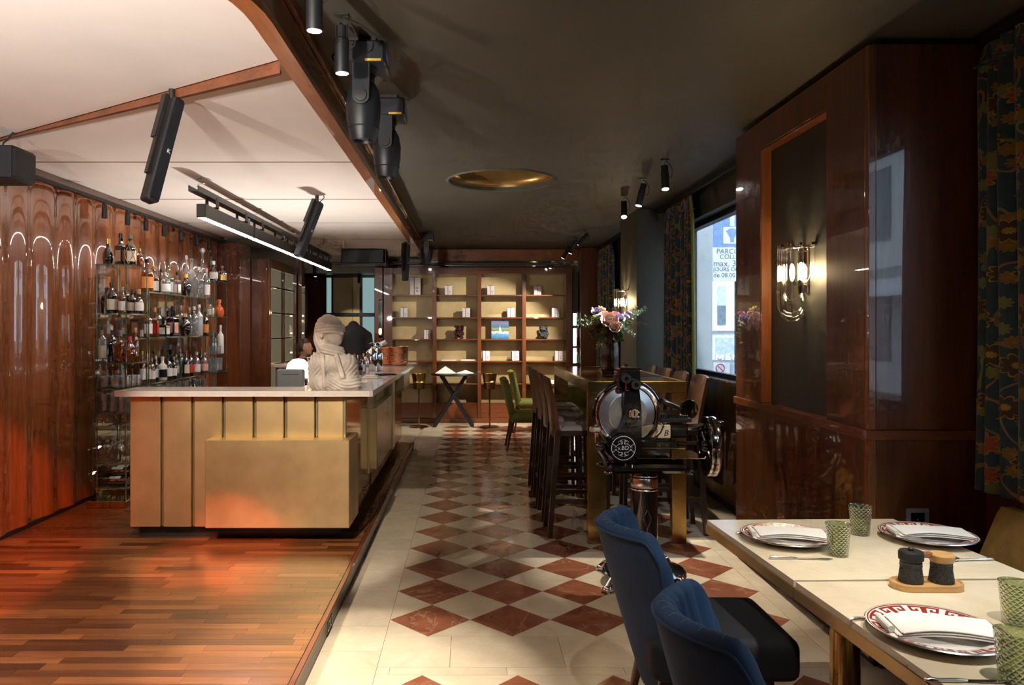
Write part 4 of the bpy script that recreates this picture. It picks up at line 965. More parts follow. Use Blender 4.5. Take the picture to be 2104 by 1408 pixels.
for i, (u, Y, s) in enumerate(((764, 7.3, 1.0), (776, 7.42, .98), (751, 7.05, .62))):
    t = thing('cocktail_shaker', 'mirror polished steel shaker flask on the bar, %s' % ('front of the pair', 'rear of the pair', 'short one to the left')[i], 'shaker', ((u-966)*Y/1520, Y, BT+.0005), 0, 'steel shakers on the bar')
    obj('flask', MB().lathe([(a*s, b*s) for a, b in shk], n=28), M['chrome'], t)
    if i < 2:
        obj('stopper', MB().lathe([(0, .25), (.02, .25), (.022, .262), (.010, .275), (0, .277)], n=16), M['matblack'], t)
        obj('clip', MB().tube([(.022, 0, .235), (.04, 0, .25), (.035, 0, .275), (.0, 0, .285), (-.03, 0, .27), (-.03, 0, .24)], .003, 6), M['chrome'], t)
Gb = 'small bottles on the bar behind the bust'
for i, (u, Y, kind, gl, cp, lb, hp, wp) in enumerate(((729, 6.6, 'tall', 'clear', 'red', 'white', 46, 9), (735, 6.8, 'tall', 'clear', 'silver', None, 40, 8), (741, 6.75, 'tall', 'dark', 'black', None, 40, 9), (747, 6.9, 'round', 'redglass', 'yellow', 'white', 42, 10), (755, 6.75, 'round', 'clear', 'silver', 'white', 34, 9))):
    bottle((u-966)*Y/1520, Y, BT+.0005, kind, gl, cp, lb, hp*Y/1520, wp*Y/3040, '%s bitters bottle with %s cap, %s right of the bust' % (NAMEC[gl], {'silver': 'steel'}.get(cp, cp), ORD[i]), Gb)
t = thing('citrus_press', 'grey steel citrus press with raised lever beside the shakers', 'press', ((772-966)*7.9/1520, 7.9, BT))
obj('base', MB().box(-.06, -.05, .0005, .06, .05, .02, .004), M['blackmetal'], t); obj('post', MB().cyl((-.04, .03, .02), (-.04, .03, .16), .014), M['blackmetal'], t)
obj('lever', MB().tube([(-.09, 0, .15), (-.04, 0, .19), (.03, 0, .24), (.11, 0, .28)], [.025, .03, .028, .025], 14), pm('brushed_aluminium', (.55, .58, .62), .35, .7), t); obj('cup', MB().lathe([(0, .05), (.03, .06), (.045, .10), (.042, .10), (0, .07)], n=20), M['chrome'], t)
t = thing('cloth_stack', 'folded pale cloth lying on the bar before the shakers', 'cloth', ((762-966)*6.3/1520, 6.3, BT)); obj('folded_cloth', MB().box(-.07, -.06, .0005, .07, .08, .014, .006).box(-.05, -.05, .014, .06, .05, .024, .004), M['napkin'], t)
t = thing('menu_folder', 'dark blue folded menu lying on the bar', 'menu', ((793-966)*6.75/1520, 6.75, BT), .3); obj('cover', MB().box(-.09, -.06, .0005, .09, .06, .006).box(-.085, -.055, .006, .08, .058, .011), pm('navy_card', (.012, .018, .04), .6), t)
one('paper_sheet', MB().box(-.08, -.11, .0004, .08, .11, .0016), M['paper'], 'white paper sheet lying on the bar right of the bust', 'paper').location = ((735-966)*5.9/1520, 5.9, BT)
one('paper_sheet', MB().box(-.10, -.10, .0004, .10, .10, .0016), M['paper'], 'white paper sheet under the copper buckets at the bar end', 'paper').location = ((838-966)*8.9/1520, 8.9, BT)
# small dark bottle neck seen over the counter on the left
t = bottle(-2.13, 5.70, .8005, 'round', 'dark', 'black', None, .36, .045, 'black glass bottle whose neck shows above the left bar counter', Gb)

# ================================================================ BACK SHELVES
SY = 12.10
shelf = thing('shelf_wall', 'large mahogany shelf wall with gold backs across the far end', 'shelf', (.12, SY+.2, 0))
def sp(name, *a, m='lacquer', b=.003): return obj(name, MB().box(*a, b), M[m], shelf, world=True)
sx = lambda u: (u-966)*SY/1520
sz = lambda v: CAM_H-(v-VY)*SY/1520
X0, X1 = sx(788), sx(1176)
vert = [(788, 806), (889, 897), (981, 989), (1073, 1081), (1163, 1176)]
sp('back_panel', X0+.03, SY+.30, .10, X1-.03, SY+.33, 2.5, m='goldwall', b=0)
for i, (a, b) in enumerate(vert): sp('upright', sx(a), SY-.0, .08, sx(b), SY+.30, sz(562) if 0 < i < 4 else sz(550))
sp('cornice', sx(806)+.001, SY-.0, sz(563), sx(1163)-.001, SY+.30, sz(550), m='lacquer_x')
lev = [607, 653, 698, 743, 789]
for v in lev:
    for i in range(4): sp('shelf_board', sx(vert[i][1])+.001, SY+.01, sz(v)-.014, sx(vert[i+1][0])-.001, SY+.299, sz(v)+.008, m='lacquer_x')
sp('plinth', X0, SY-.01, 0, X1, SY+.32, .08, m='lacquer_x'); sp('skirting', sx(806), SY+.02, .08, sx(1163), SY+.06, .33, m='lacquer_x')
# gift boxes
Gx = 'white ribboned gift boxes on the back shelves'
NB_ = {'a': 'top', 'b': 'second', 'c': 'third', 'd': 'fourth'}
boxes = [(852, 607, 22, 36, 'tall', 'first bay, top shelf'), (921, 607, 15, 19, '', 'second bay, top shelf'), (1009, 607, 15, 19, '', 'third bay, top shelf'), (1105, 607, 15, 19, '', 'fourth bay, top shelf'),
         (828, 653, 15, 19, '', 'first bay, second shelf'), (958, 653, 16, 19, '', 'second bay, second shelf'), (1050, 653, 15, 19, '', 'third bay, second shelf'), (1144, 653, 16, 19, '', 'fourth bay, second shelf'),
         (877, 698, 13, 19, '', 'first bay, third shelf'), (999, 743, 14, 20, '', 'third bay, fourth shelf, left'), (1059, 743, 15, 20, '', 'third bay, fourth shelf, right'), (1149, 743, 16, 20, '', 'fourth bay, fourth shelf')]
for i, (u, v, w_, h_, a, b) in enumerate(boxes):
    z = sz(v)+.0085; W, H = w_*SY/1520, h_*SY/1520
    t = thing('gift_box', '%swhite card box with a red ribbon, %s' % (a+' ' if a else '', b), 'box', (sx(u), SY+.12, z), random.uniform(-.25, .25), Gx)
    obj('carton', MB().box(-W/2, -.04, 0, W/2, .04, H, .002), M['paper'], t)
    obj('ribbon', MB().box(-W*.12, -.0415, 0, -W*.05, .0415, H+.0015).box(-W/2-.0015, -.0012, 0, W/2+.0015, .0012, H*.0+.003), M['rednail'], t, False)
    obj('bow', MB().tube([(-W*.09, 0, H), (-W*.3, 0, H+.018), (-W*.35, 0, H+.008), (-W*.09, 0, H+.003), (W*.2, 0, H+.016), (W*.22, 0, H+.006), (-W*.09, 0, H)], .0025, 6), M['rednail'], t)
    obj('print', MB().box(W*.05, -.0408, H*.38, W*.32, -.0402, H*.42).box(W*.1, -.0408, H*.2, W*.27, -.0402, H*.26), M['inkblack'], t, False)
# two bears of bobbles
def bear(u, m, label):
    W, H = 21*SY/1520, 28*SY/1520
    t = thing('bear_figure', label, 'figure', (sx(u), SY+.12, sz(698)+.0085), 0, 'bobbled bear figures')
    mb = MB(); rb = random.Random(u)
    for k in range(150):
        x, z = rb.uniform(-.5, .5), rb.uniform(.06, .94)
        ok = (z > .55 and abs(x) < .38) or (.15 < z <= .62 and abs(x) < .36) or (z < .22 and .08 < abs(x) < .42) or (z > .86 and .2 < abs(x) < .42) or (.3 < z < .52 and abs(x) < .46)
        if ok: mb.ball((x*W, rb.uniform(-.05, .03), z*H), .016, 6, 5)
    mb.ball((0, 0, H*.38), (W*.34, .05, H*.28), 12, 8).ball((0, 0, H*.74), (W*.34, .05, H*.2), 12, 8)
    obj('body', mb, m, t); obj('muzzle', MB().ball((0, -.055, H*.70), (.03, .02, .022), 10, 7), m, t)
    for s in (-1, 1): obj('ear', MB().ball((s*W*.3, 0, H*.92), .024, 10, 7), m, t)
bear(943, pm('dark_red_felt', (.06, .012, .012), .8), 'dark red bobbled bear figure, second bay')
bear(1118, pm('grey_felt', (.05, .055, .06), .8), 'grey bobbled bear figure, fourth bay')
# travel picture book with a lake view
W, H = 35*SY/1520, 41*SY/1520
t = thing('picture_book', 'large book standing upright with a lake and sailing boat cover titled in red', 'book', (sx(1028), SY+.12, sz(698)+.0085))
obj('book_block', MB().box(-W/2, -.012, 0, W/2, .02, H), M['paper'], t, False)
def cover_mat():
    m, t_, b = nt('lake_cover'); tc = N(t_, 'ShaderNodeTexCoord'); s = N(t_, 'ShaderNodeSeparateXYZ'); t_.links.new(tc.outputs['Generated'], s.inputs[0])
    nz = noise(t_, tc.outputs['Generated'], 5, 4); ad = N(t_, 'ShaderNodeMath', operation='MULTIPLY_ADD'); ad.inputs[1].default_value = .28; t_.links.new(nz, ad.inputs[0]); t_.links.new(s.outputs[2], ad.inputs[2])
    c = ramp(t_, ad.outputs[0], [(.15, (.03, .12, .28)), (.38, (.10, .30, .50)), (.48, (.75, .72, .62)), (.56, (.07, .18, .06)), (.68, (.30, .36, .20)), (.75, (.12, .26, .50)), (1, (.25, .42, .62))])
    t_.links.new(c, b.inputs['Base Color']); b.inputs['Roughness'].default_value = .3; return m
obj('cover', MB().box(-W/2-.003, -.0145, -.0, W/2+.003, -.012, H+.003), cover_mat(), t, False)
obj('title', text_mb('GENEVA', .072, Matrix.Translation((0, -.0150, H*.87)) @ FACE, .0004), M['signred'], t, False)
obj('subtitle', text_mb('on the lake', .02, Matrix.Translation((0, -.0150, H*.76)) @ FACE, .0004), M['signwhite'], t, False) if False else None
obj('sail', MB().add([(-.02, -.0148, H*.28), (.035, -.0148, H*.28), (-.005, -.0148, H*.72)], [(0, 1, 2)]), M['signwhite'], t, False)
# magazines lying on the fourth shelf of the second bay
for i, (u, du) in enumerate(((922, 10), (962, 18))):
    one('magazine', MB().box(-.12, -.09, 0, .12, .09, .012+.008*i), M['paper'], ('open white magazine lying left' if i == 0 else 'closed pale magazine lying right')+' on the second bay fourth shelf', 'magazine').location = (sx(u), SY+.14, sz(743)+.0085)
# narrow mirror column right of the shelves, emissive panels paint its reflected lights
t = thing('glowing_mirror_column', 'narrow mirror column with glowing panels in place of reflected lights, beside the shelf wall', 'cabinet', (1.745, 12.25, 0))
obj('carcass', MB().box(-.045, .0, 0, .045, .18, 2.5), M['darkwood'], t)
for i, (z0, z1) in enumerate(((1.60, 1.80), (1.26, 1.55), (.98, 1.22), (.30, .70))):
    obj('reflection_glow', MB().box(-.040, -.012, z0, .012, -.001, z1), M['mirrorglow'], t, False)
    obj('mirror_strip', MB().box(.013, -.012, z0-.02, .042, -.001, z1+.02), M['mirror'], t, False)
    obj('column_bottle', MB().lathe(prof_of('tall', .2, .02), (.026, -.035, z0), 12), bmat('amber' if i % 2 else 'green'), t)
    obj('column_shelf', MB().box(-.045, -.06, z0-.012, .045, -.001, z0-.001), M['shelfglass'], t, False)
# mirrored strip and sconce left of the shelves
t = thing('wall_sconce', 'narrow crystal sconce glowing against the left flank of the shelf wall', 'wall lamp', (sx(783), 11.99, 1.40))
obj('back_plate', MB().box(-.03, .02, 0, .03, .03, .62), M['mirror'], t)
for x in (-.018, .0, .018): obj('crystal_rod', MB().cyl((x, 0, .02), (x, 0, .60), .008, n=10), M['clear'], t)
obj('bulb', MB().ball((0, .008, .10), (.012, .010, .05), 10, 8), M['bulb'], t)
struct('trim_14', MB().box(sx(771), 12.02, 0, sx(787), 12.46, 2.58, .003), M['lacquer'])

# standing table and wine coolers before the shelves
t = thing('standing_table', 'dark round bistro table on crossed legs before the shelf wall', 'table', P(932, 868, 1)*0)
cx, cyy = (932-966)*11.75/1520, 11.75; t.location = (cx, cyy, 0); zt = CAM_H-(767-675)*11.75/1520
obj('table_top', MB().lathe([(0, zt-.03), (.355, zt-.03), (.36, zt-.015), (.355, zt), (0, zt)], n=40), M['plastic'], t)
for a, b in ((-1, 1), (1, -1)):
    for yy in (-.12, .12):
        obj('leg', MB().hexa([(a*.30-.03, yy-.02, 0), (a*.30+.03, yy-.02, 0), (a*.30+.03, yy+.02, 0), (a*.30-.03, yy+.02, 0)], [(b*.20-.03, yy-.02, zt-.03), (b*.20+.03, yy-.02, zt-.03), (b*.20+.03, yy+.02, zt-.03), (b*.20-.03, yy+.02, zt-.03)]).move(0, .03*a, 0), M['plastic'], t, False)
one('folded_napkin', MB().add([(-.16, -.1, 0), (.16, -.1, 0), (.16, .1, 0), (-.16, .1, 0), (0, 0, .11)], [(3, 2, 1, 0), (0, 1, 4), (1, 2, 4), (2, 3, 4), (3, 0, 4)]), M['napkin'], 'peaked white napkin on the left of the bistro table', 'napkin', smooth=False).location = (cx-.13, cyy, zt+.0005)
one('folded_napkin', MB().add([(-.14, -.09, 0), (.16, -.09, 0), (.12, .09, 0), (-.12, .09, 0), (.02, 0, .05)], [(3, 2, 1, 0), (0, 1, 4), (1, 2, 4), (2, 3, 4), (3, 0, 4)]), M['napkin'], 'flat white napkin on the right of the bistro table', 'napkin', smooth=False).location = (cx+.17, cyy, zt+.0005)
for u, s in ((861, 'left'), (1006, 'right')):
    t = thing('wine_cooler_stand', 'tall brass wine cooler on a slim stand, %s of the bistro table' % s, 'wine cooler', ((u-966)*11.6/1520, 11.6, 0), 0, 'brass wine coolers on stands')
    obj('foot', MB().lathe([(0, .0), (.15, .0), (.155, .008), (.14, .015), (.02, .02), (0, .02)], n=30), M['brass_dark'], t)
    obj('pole', MB().cyl((0, 0, .015), (0, 0, .60), .013), M['brass_dark'], t)
    obj('bucket', MB().lathe([(0, .60), (.085, .60), (.092, .68), (.094, .70), (.10, .70), (.102, .72), (.098, .725), (.118, .84), (.112, .84), (.09, .72), (0, .66)], n=28), M['brass_dark'], t)
    obj('ring', MB().lathe([(.101, .70), (.105, .71), (.101, .72)], n=28, caps=False), M['brass_dark'], t)

# ================================================================ BACK LEFT: glazed cabinet, partition, far door
t = thing('glazed_cabinet', 'tall mahogany cabinet with glazed grid doors at the end of the bar', 'cabinet', (-2.85, 10.6, 0))
CX0, CX1, CY0, CY1, CH = -3.03, -2.68, 9.90, 11.42, 2.48
obj('carcass', MB().box(CX0, CY0, 0, CX1-.04, CY1, CH, .003), M['lacquer'], t, world=True)
obj('brass_edge', MB().box(CX0-.012, CY0-.004, 0, CX0, CY0+.03, CH), M['brass_pale'], t, False, world=True)
obj('glow_back', MB().box(CX1-.040, CY0+.08, .5, CX1-.036, CY1-.06, CH-.12), emit('painted_cabinet_glow', (.52, .42, .26), .70), t, False, world=True)  # emission stands in for light inside; the solid carcass holds no lamp
for y in (CY0, (CY0+CY1)/2-.03, CY1-.06): obj('stile', MB().box(CX1-.035, y, .1, CX1, y+.06, CH, .003), M['lacquer'], t, world=True)
for z in (.48, 1.05, 1.40, 1.75, 2.10, CH-.12):
    m_ = 'lacquer_y' if z in (.48, CH-.12) else 'chrome'
    obj('rail', MB().box(CX1-.03, CY0+.061, z, CX1+.004, CY1-.061, z+(.12 if m_ == 'lacquer_y' else .022), .002), M[m_], t, world=True)
obj('lower_door', MB().box(CX1-.034, CY0+.061, .1, CX1-.002, CY1-.061, .475, .002), M['lacquer'], t, world=True)
for z0, z1 in ((.62, 1.04), (1.075, 1.395), (1.425, 1.745), (1.775, 2.095), (2.125, CH-.125)):
    for y0, y1 in ((CY0+.061, (CY0+CY1)/2-.031), ((CY0+CY1)/2+.031, CY1-.061)): obj('pane', MB().box(CX1-.014, y0, z0, CX1-.008, y1, z1), M['clear'], t, False, world=True)
t = thing('mirror_column', 'slim mirrored column with small lit bottle shelves beside the glazed cabinet', 'column', (-2.62, 11.6, 0))
obj('post', MB().box(-.06, -.10, 0, -.0, .1, 2.6), M['lacquer'], t)
obj('mirror_strip', MB().box(.001, -.10, .6, .05, .1, 2.2), M['mirror'], t, False)
for z in (1.15, 1.45, 1.72): obj('small_shelf', MB().box(.0, -.15, z, .06, -.101, z+.012), M['shelfglass'], t, False); obj('shelf_glow', MB().box(.012, -.108, z+.015, .03, -.102, z+.035), M['flame'], t, False)
FY = 16.50; fx = lambda u: (u-966)*FY/1520; fz = lambda v: CAM_H-(v-VY)*FY/1520
struct('door_1', MB().box(fx(617)-.2, FY, 0, fx(668), FY+.04, 2.68, .004), M['lacquer'])
d2 = struct('window_4', MB().box(fx(668), FY-.02, 0, fx(671), FY+.03, 2.7).box(fx(683)-.02, FY-.02, 0, fx(683)+.02, FY+.03, 2.7).box(fx(741)-.02, FY-.02, 0, fx(744)+.0, FY+.03, 2.46).box(fx(770), FY-.02, 0, fx(772), FY+.03, 2.7).box(fx(671), FY-.021, fz(650), fx(770), FY+.031, fz(644)), M['matblack'], smooth=False)
M['pale_glow'] = emit('glowing_frosted_glass', (.42, .66, .66), .55)  # panes glow by emission, in place of light coming through
for (a, b) in ((671, 682), (745, 769)):
    for z0, z1 in ((.05, fz(651)), (fz(643), 2.68)): obj('frosted_pane', MB().box(fx(a), FY+.0, z0, fx(b), FY+.008, z1), M['pale_glow'], d2, False)
for z0, z1 in ((.05, fz(651)), (fz(643), 2.68)):
    for a, b in ((684, 724), (725, 740)): obj('gold_pane', MB().box(fx(a), FY+.0, z0, fx(b), FY+.008, z1), M['goldwall'], d2, False)

# ================================================================ PEOPLE
def person_seated(loc, rz, label):
    t = thing('person', label, 'person', loc, rz)
    def body(X, Y, Z):                                  # faces +X, seat at z = .46
        d = smin(ell(X, Y, Z, (.0, 0, .80), (.13, .19, .32)), ell(X, Y, Z, (.0, 0, 1.02), (.10, .22, .10)), .05)
        d = smin(d, caps(X, Y, Z, (0.01, 0, 1.08), (.02, 0, 1.18), .055, .05), .03)
        h_ = ell(X, Y, Z, (.03, 0, 1.275), (.098, .076, .115)); j_ = ell(X, Y, Z, (.070, 0, 1.215), (.055, .052, .055)); h_ = smin(h_, j_, .03)
        h_ = smin(h_, caps(X, Y, Z, (.118, 0, 1.285), (.142, 0, 1.252), .011, .015), .012)
        h_ = smin(h_, ell(X, Y, Z, (.118, 0, 1.215), (.014, .024, .007)), .006); h_ = smin(h_, ell(X, Y, Z, (.108, 0, 1.178), (.022, .026, .018)), .012)
        for s in (-1, 1):
            h_ = smin(h_, ell(X, Y, Z, (.02, s*.078, 1.26), (.020, .010, .032)), .006)
            h_ = np.maximum(h_, -ell(X, Y, Z, (.128, s*.032, 1.283), (.014, .016, .008))); h_ = smin(h_, ell(X, Y, Z, (.112, s*.032, 1.283), (.013, .013, .010)), .004)
        d = smin(d, h_, .02)
        for s in (-1, 1):
            d = smin(d, caps(X, Y, Z, (0, s*.20, 1.02), (.06, s*.25, .76), .055, .045), .03); d = smin(d, caps(X, Y, Z, (.06, s*.25, .76), (.30, s*.17, .74), .043, .032), .02)
            d = smin(d, ell(X, Y, Z, (.34, s*.16, .742), (.045, .034, .016)), .014)
            for q_ in range(4): d = smin(d, caps(X, Y, Z, (.375, s*.16+(q_-1.5)*.019, .745), (.425-.006*abs(q_-1), s*.16+(q_-1.5)*.021, .735), .0085, .007), .004)
            d = smin(d, caps(X, Y, Z, (.33, s*.125, .742), (.385, s*.105, .738), .010, .008), .006)
            d = smin(d, caps(X, Y, Z, (0, s*.10, .52), (.42, s*.12, .52), .085, .065), .03); d = smin(d, caps(X, Y, Z, (.42, s*.12, .52), (.42, s*.12, .08), .06, .042), .02)
            d = smin(d, caps(X, Y, Z, (.40, s*.12, .035), (.56, s*.13, .03), .036, .03), .02)
        return d
    me = sdf_mesh(body, (-.2, -.34, -.01), (.65, .34, 1.42), .0135)
    obj('body', me, M['skin'], t, angle=180)
    def coat(X, Y, Z):
        d = body(X, Y, Z)-.011; return np.maximum(d, np.maximum(Z-1.125, X-.30+.0*Z))
    obj('dark_jacket_and_trousers', sdf_mesh(lambda X, Y, Z: np.maximum(np.maximum(body(X, Y, Z)-.011, Z-1.125), np.minimum(X-.29, np.maximum(Z-.62, -(Z-.0)*0-1))), (-.22, -.36, -.02), (.68, .36, 1.2), .0145), M['cloth_black'], t, angle=180)
    def hair(X, Y, Z):
        d = ell(X, Y, Z, (.015, 0, 1.295), (.112, .092, .112))-.004*np.sin(60*X+40*Z); return np.maximum(d, np.minimum(X-.035, 1.345-Z+.0*X))
    obj('hair', sdf_mesh(hair, (-.13, -.12, 1.13), (.16, .12, 1.44), .008), M['hair'], t, angle=180)
    return t
pp_ = thing('cafe_stool', 'dark stool under the seated guest behind the bar', 'stool', (-2.42, 10.72, 0))
obj('seat', MB().lathe([(0, .42), (.19, .42), (.2, .44), (.19, .455), (0, .458)], n=24), M['cloth_black'], pp_); obj('pole', MB().cyl((0, 0, .02), (0, 0, .42), .025), M['blackmetal'], pp_); obj('foot', MB().lathe([(0, 0), (.2, 0), (.19, .02), (0, .025)], n=24), M['blackmetal'], pp_)
person_seated((-2.42, 10.72, -.0), R(-12), 'seated person in dark clothes in profile behind the bar, facing right')
def person_standing(loc, rz, label):
    t = thing('person', label, 'person', loc, rz)
    def body(X, Y, Z):                                  # faces +X
        d = smin(ell(X, Y, Z, (0, 0, 1.22), (.12, .17, .30)), ell(X, Y, Z, (0, 0, 1.45), (.09, .215, .075)), .06); d = smin(d, ell(X, Y, Z, (0, 0, .96), (.12, .17, .14)), .05)
        d = smin(d, ell(X, Y, Z, (.03, 0, 1.47), (.10, .17, .12)), .05)
        d = smin(d, caps(X, Y, Z, (.05, 0, 1.47), (.13, 0, 1.53), .060, .054), .03)
        h_ = smin(ell(X, Y, Z, (.19, 0, 1.55), (.105, .077, .098)), ell(X, Y, Z, (.225, 0, 1.49), (.052, .05, .055)), .03); h_ = smin(h_, caps(X, Y, Z, (.28, 0, 1.54), (.292, 0, 1.50), .011, .015), .012)
        for s in (-1, 1): h_ = smin(h_, ell(X, Y, Z, (.175, s*.078, 1.54), (.02, .01, .032)), .006); h_ = np.maximum(h_, -ell(X, Y, Z, (.285, s*.032, 1.545), (.014, .016, .008)))
        d = smin(d, h_, .02)
        for s in (-1, 1):
            d = smin(d, caps(X, Y, Z, (0, s*.205, 1.43), (-.02, s*.27, 1.15), .052, .044), .03); d = smin(d, caps(X, Y, Z, (-.02, s*.27, 1.15), (.06, s*.28, .90), .042, .03), .02)
            d = smin(d, ell(X, Y, Z, (.075, s*.28, .855), (.03, .018, .045)), .014)
            for q_ in range(4): d = smin(d, caps(X, Y, Z, (.05+.018*q_, s*.28, .82), (.058+.018*q_, s*.272, .765+.006*abs(q_-2)), .0085, .007), .004)
            d = smin(d, caps(X, Y, Z, (.10, s*.268, .86), (.115, s*.25, .81), .010, .008), .006)
            d = smin(d, caps(X, Y, Z, (0, s*.09, .92), (.01, s*.10, .50), .085, .06), .03); d = smin(d, caps(X, Y, Z, (.01, s*.10, .50), (-.01, s*.10, .09), .058, .042), .02); d = smin(d, caps(X, Y, Z, (-.02, s*.10, .036), (.14, s*.12, .03), .036, .03), .02)
        return d
    obj('body', sdf_mesh(body, (-.2, -.36, -.01), (.35, .36, 1.72), .0145), M['skin'], t, angle=180)
    obj('black_clothes', sdf_mesh(lambda X, Y, Z: np.maximum(body(X, Y, Z)-.014, X+.9*(Z-1.5)-.13), (-.22, -.38, -.02), (.37, .38, 1.68), .0155), M['cloth_black'], t, angle=180)
    obj('hair', sdf_mesh(lambda X, Y, Z: np.maximum(ell(X, Y, Z, (.178, 0, 1.565), (.112, .090, .100)), np.minimum(X-.19, 1.60-Z)), (.04, -.12, 1.44), (.32, .12, 1.70), .008), M['hair'], t, angle=180)
    return t
person_standing(((727-966)*11.2/1520, 11.2, 0), R(100), 'standing person all in black with bowed head seen from behind beyond the bust')
# ================================================================ TALL TABLE AND BAR CHAIRS
TX0, TX1, TY0, TY1, TZ = .845, 1.557, 5.32, 7.46, 1.168
t = thing('high_table', 'tall table with dark glossy top in a heavy brass frame', 'table', ((TX0+TX1)/2, (TY0+TY1)/2, 0))
hb = lambda n_, m_, *a, b=.003: obj(n_, MB().box(*a, b), M[m_], t, world=True)
hb('apron', 'brass_dark', TX0, TY0, TZ-.080, TX1, TY0+.04, TZ); hb('apron', 'brass_dark', TX0, TY1-.04, TZ-.080, TX1, TY1, TZ)
hb('apron', 'brass_dark', TX0, TY0+.04, TZ-.080, TX0+.03, TY1-.04, TZ); hb('apron', 'brass_dark', TX1-.03, TY0+.04, TZ-.080, TX1, TY1-.04, TZ)
M['glosstop'] = pm('dark_gloss_top', (.05, .024, .010), .12, 0, .8, var=.3, scale=20, stretch=(1, .1, 1))
hb('table_top', 'glosstop', TX0+.031, TY0+.041, TZ-.04, TX1-.031, TY1-.041, TZ-.002)
for x0, x1 in ((TX0, TX0+.135), (TX1-.105, TX1)):
    for y0, y1 in ((TY0, TY0+.06), (TY1-.06, TY1)): hb('leg', 'brass_dark', x0, y0, 0, x1, y1, TZ-.081)
def bar_chair():
    t = thing('bar_chair', 'x', 'chair', (0, 0, 0), 0, 'dark wood bar chairs at the tall table')   # faces +X, origin under the rear legs
    W = .185
    for s in (-1, 1):
        y = s*(W-.018)
        obj('leg', MB().hexa([(-.018, y-.018, 0), (.014, y-.018, 0), (.014, y+.018, 0), (-.018, y+.018, 0)], [(.035, y-.018, .80), (.078, y-.018, .80), (.078, y+.018, .80), (.035, y+.018, .80)]), M['wengleg'], t, False)
        obj('leg', MB().hexa([(.415, y-.016, 0), (.445, y-.016, 0), (.445, y+.016, 0), (.415, y+.016, 0)], [(.395, y-.018, .78), (.43, y-.018, .78), (.43, y+.018, .78), (.395, y+.018, .78)]), M['wengleg'], t, False)
        obj('stretcher', MB().box(.005, y-.011, .255, .425, y+.011, .285), M['wengleg'], t, False)
    obj('stretcher', MB().box(.408, -W+.03, .325, .430, W-.03, .355), M['wengleg'], t, False); obj('stretcher', MB().box(.012, -W+.03, .20, .032, W-.03, .228), M['wengleg'], t, False)
    obj('seat_frame', MB().box(.045, -W, .755, .435, W, .795, .004), M['wengleg'], t)
    obj('seat_pad', MB().grid(lambda a, b: (.075+.365*a, (-W+.004)*(1-2*b), .797+.028*min(1, 6*min(a, 1-a, b, 1-b))**.5), 16, 14).box(.075, -W+.004, .795, .44, W-.004, .798), M['seatpad'], t, angle=70)
    def back(a, b, off):
        z = .74+.44*b; y = (-W)*(1-2*a); x = .045-.065*b**1.4-.022*(1-(2*a-1)**2)+off*(1-.45*b); return (x, y, z+(.012*(1-(2*a-1)**2)*b))
    mb = MB(); n_, k_ = 10, 10
    mb.grid(lambda a, b: back(a, b, 0), n_, k_).grid(lambda a, b: back(a, b, .032), n_, k_, flip=True)
    rim = [(i/n_, 0) for i in range(n_)]+[(1, j/k_) for j in range(k_)]+[(1-i/n_, 1) for i in range(n_)]+[(0, 1-j/k_) for j in range(k_)]
    v = [back(a, b, 0) for a, b in rim]+[back(a, b, .032) for a, b in rim]; m_ = len(rim)
    mb.add(v, [(i, (i+1) % m_, m_+(i+1) % m_, m_+i) for i in range(m_)])
    obj('backrest', mb, M['walnut'], t, angle=30)
    return t
bc = bar_chair()
names = ['nearest', 'second', 'third', 'farthest']
first = True
for i in range(4):
    y = 5.635+.513*i
    lab = 'dark wood bar chair left of the tall table, %s of four' % names[i]
    if first: bc.location = (.592, y, 0); bc['label'] = lab; first = False
    else: dup(bc, (.592, y, 0), 0, lab)
for i in range(4):
    y = 5.70+.50*i
    dup(bc, (1.762, y, 0), PI, 'wooden bar chair on the window side of the tall table, %s of four' % names[i])

# ================================================================ MEAT SLICER
SX, SYY = 1.063, 4.52; k = SYY/1520
sl = thing('meat_slicer', 'black and chrome flywheel meat slicer on a black pedestal column', 'meat slicer', (SX, SYY, 0))
def q(u, v): return ((u-1323)*k, CAM_H-(v-VY)*k)          # local x, world z
def so(name, mb, m, par=None, **kw): return obj(name, mb, M[m], par or sl, **kw)
def sbox(name, u0, v0, u1, v1, y0, y1, m, b=.006, par=None):
    x0, z1 = q(u0, v0); x1, z0 = q(u1, v1); return so(name, MB().box(x0, y0, z0, x1, y1, z1, b), m, par)
def disc(name, u, v, r, y0, y1, m, n=36, par=None, r2=None):
    x, z = q(u, v); return so(name, MB().cyl((x, y0, z), (x, y1, z), r, r2, n), m, par)
# pedestal
so('pedestal_foot', MB().lathe([(0, .055), (.235, .055), (.245, .065), (.240, .085), (.16, .11), (.11, .16), (.088, .20), (0, .20)], n=40), 'black')
so('foot_rim', MB().lathe([(.246, .058), (.252, .066), (.246, .076)], n=40, caps=False), 'chrome')
for a in (45, 135, 215, 315):
    c, s = math.cos(R(a)), math.sin(R(a)); r0 = .245
    p_ = so('paw', MB().tube([(c*.20, s*.20, .075), (c*.25, s*.25, .075), (c*.285, s*.285, .045), (c*.31, s*.31, .025)], [.022, .028, .026, .022], 12).ball((c*.305, s*.305, .022), (.034, .034, .022), 12, 8), 'chrome')
    pt = MB()
    for d_ in (-.022, 0, .022): pt.ball((c*.332-s*d_, s*.332+c*d_, .014), (.013, .013, .014), 8, 6)
    so('paw_toes', pt, 'chrome', p_)
so('column', MB().cyl((0, 0, .19), (0, 0, .69), .081, n=40), 'black')
so('column_band', MB().lathe([(.082, .585), (.0835, .588), (.0835, .640), (.082, .643)], n=40, caps=False).lathe([(.082, .652), (.084, .655), (.082, .660)], n=40, caps=False).lathe([(.082, .568), (.084, .572), (.082, .576)], n=40, caps=False), 'silver')
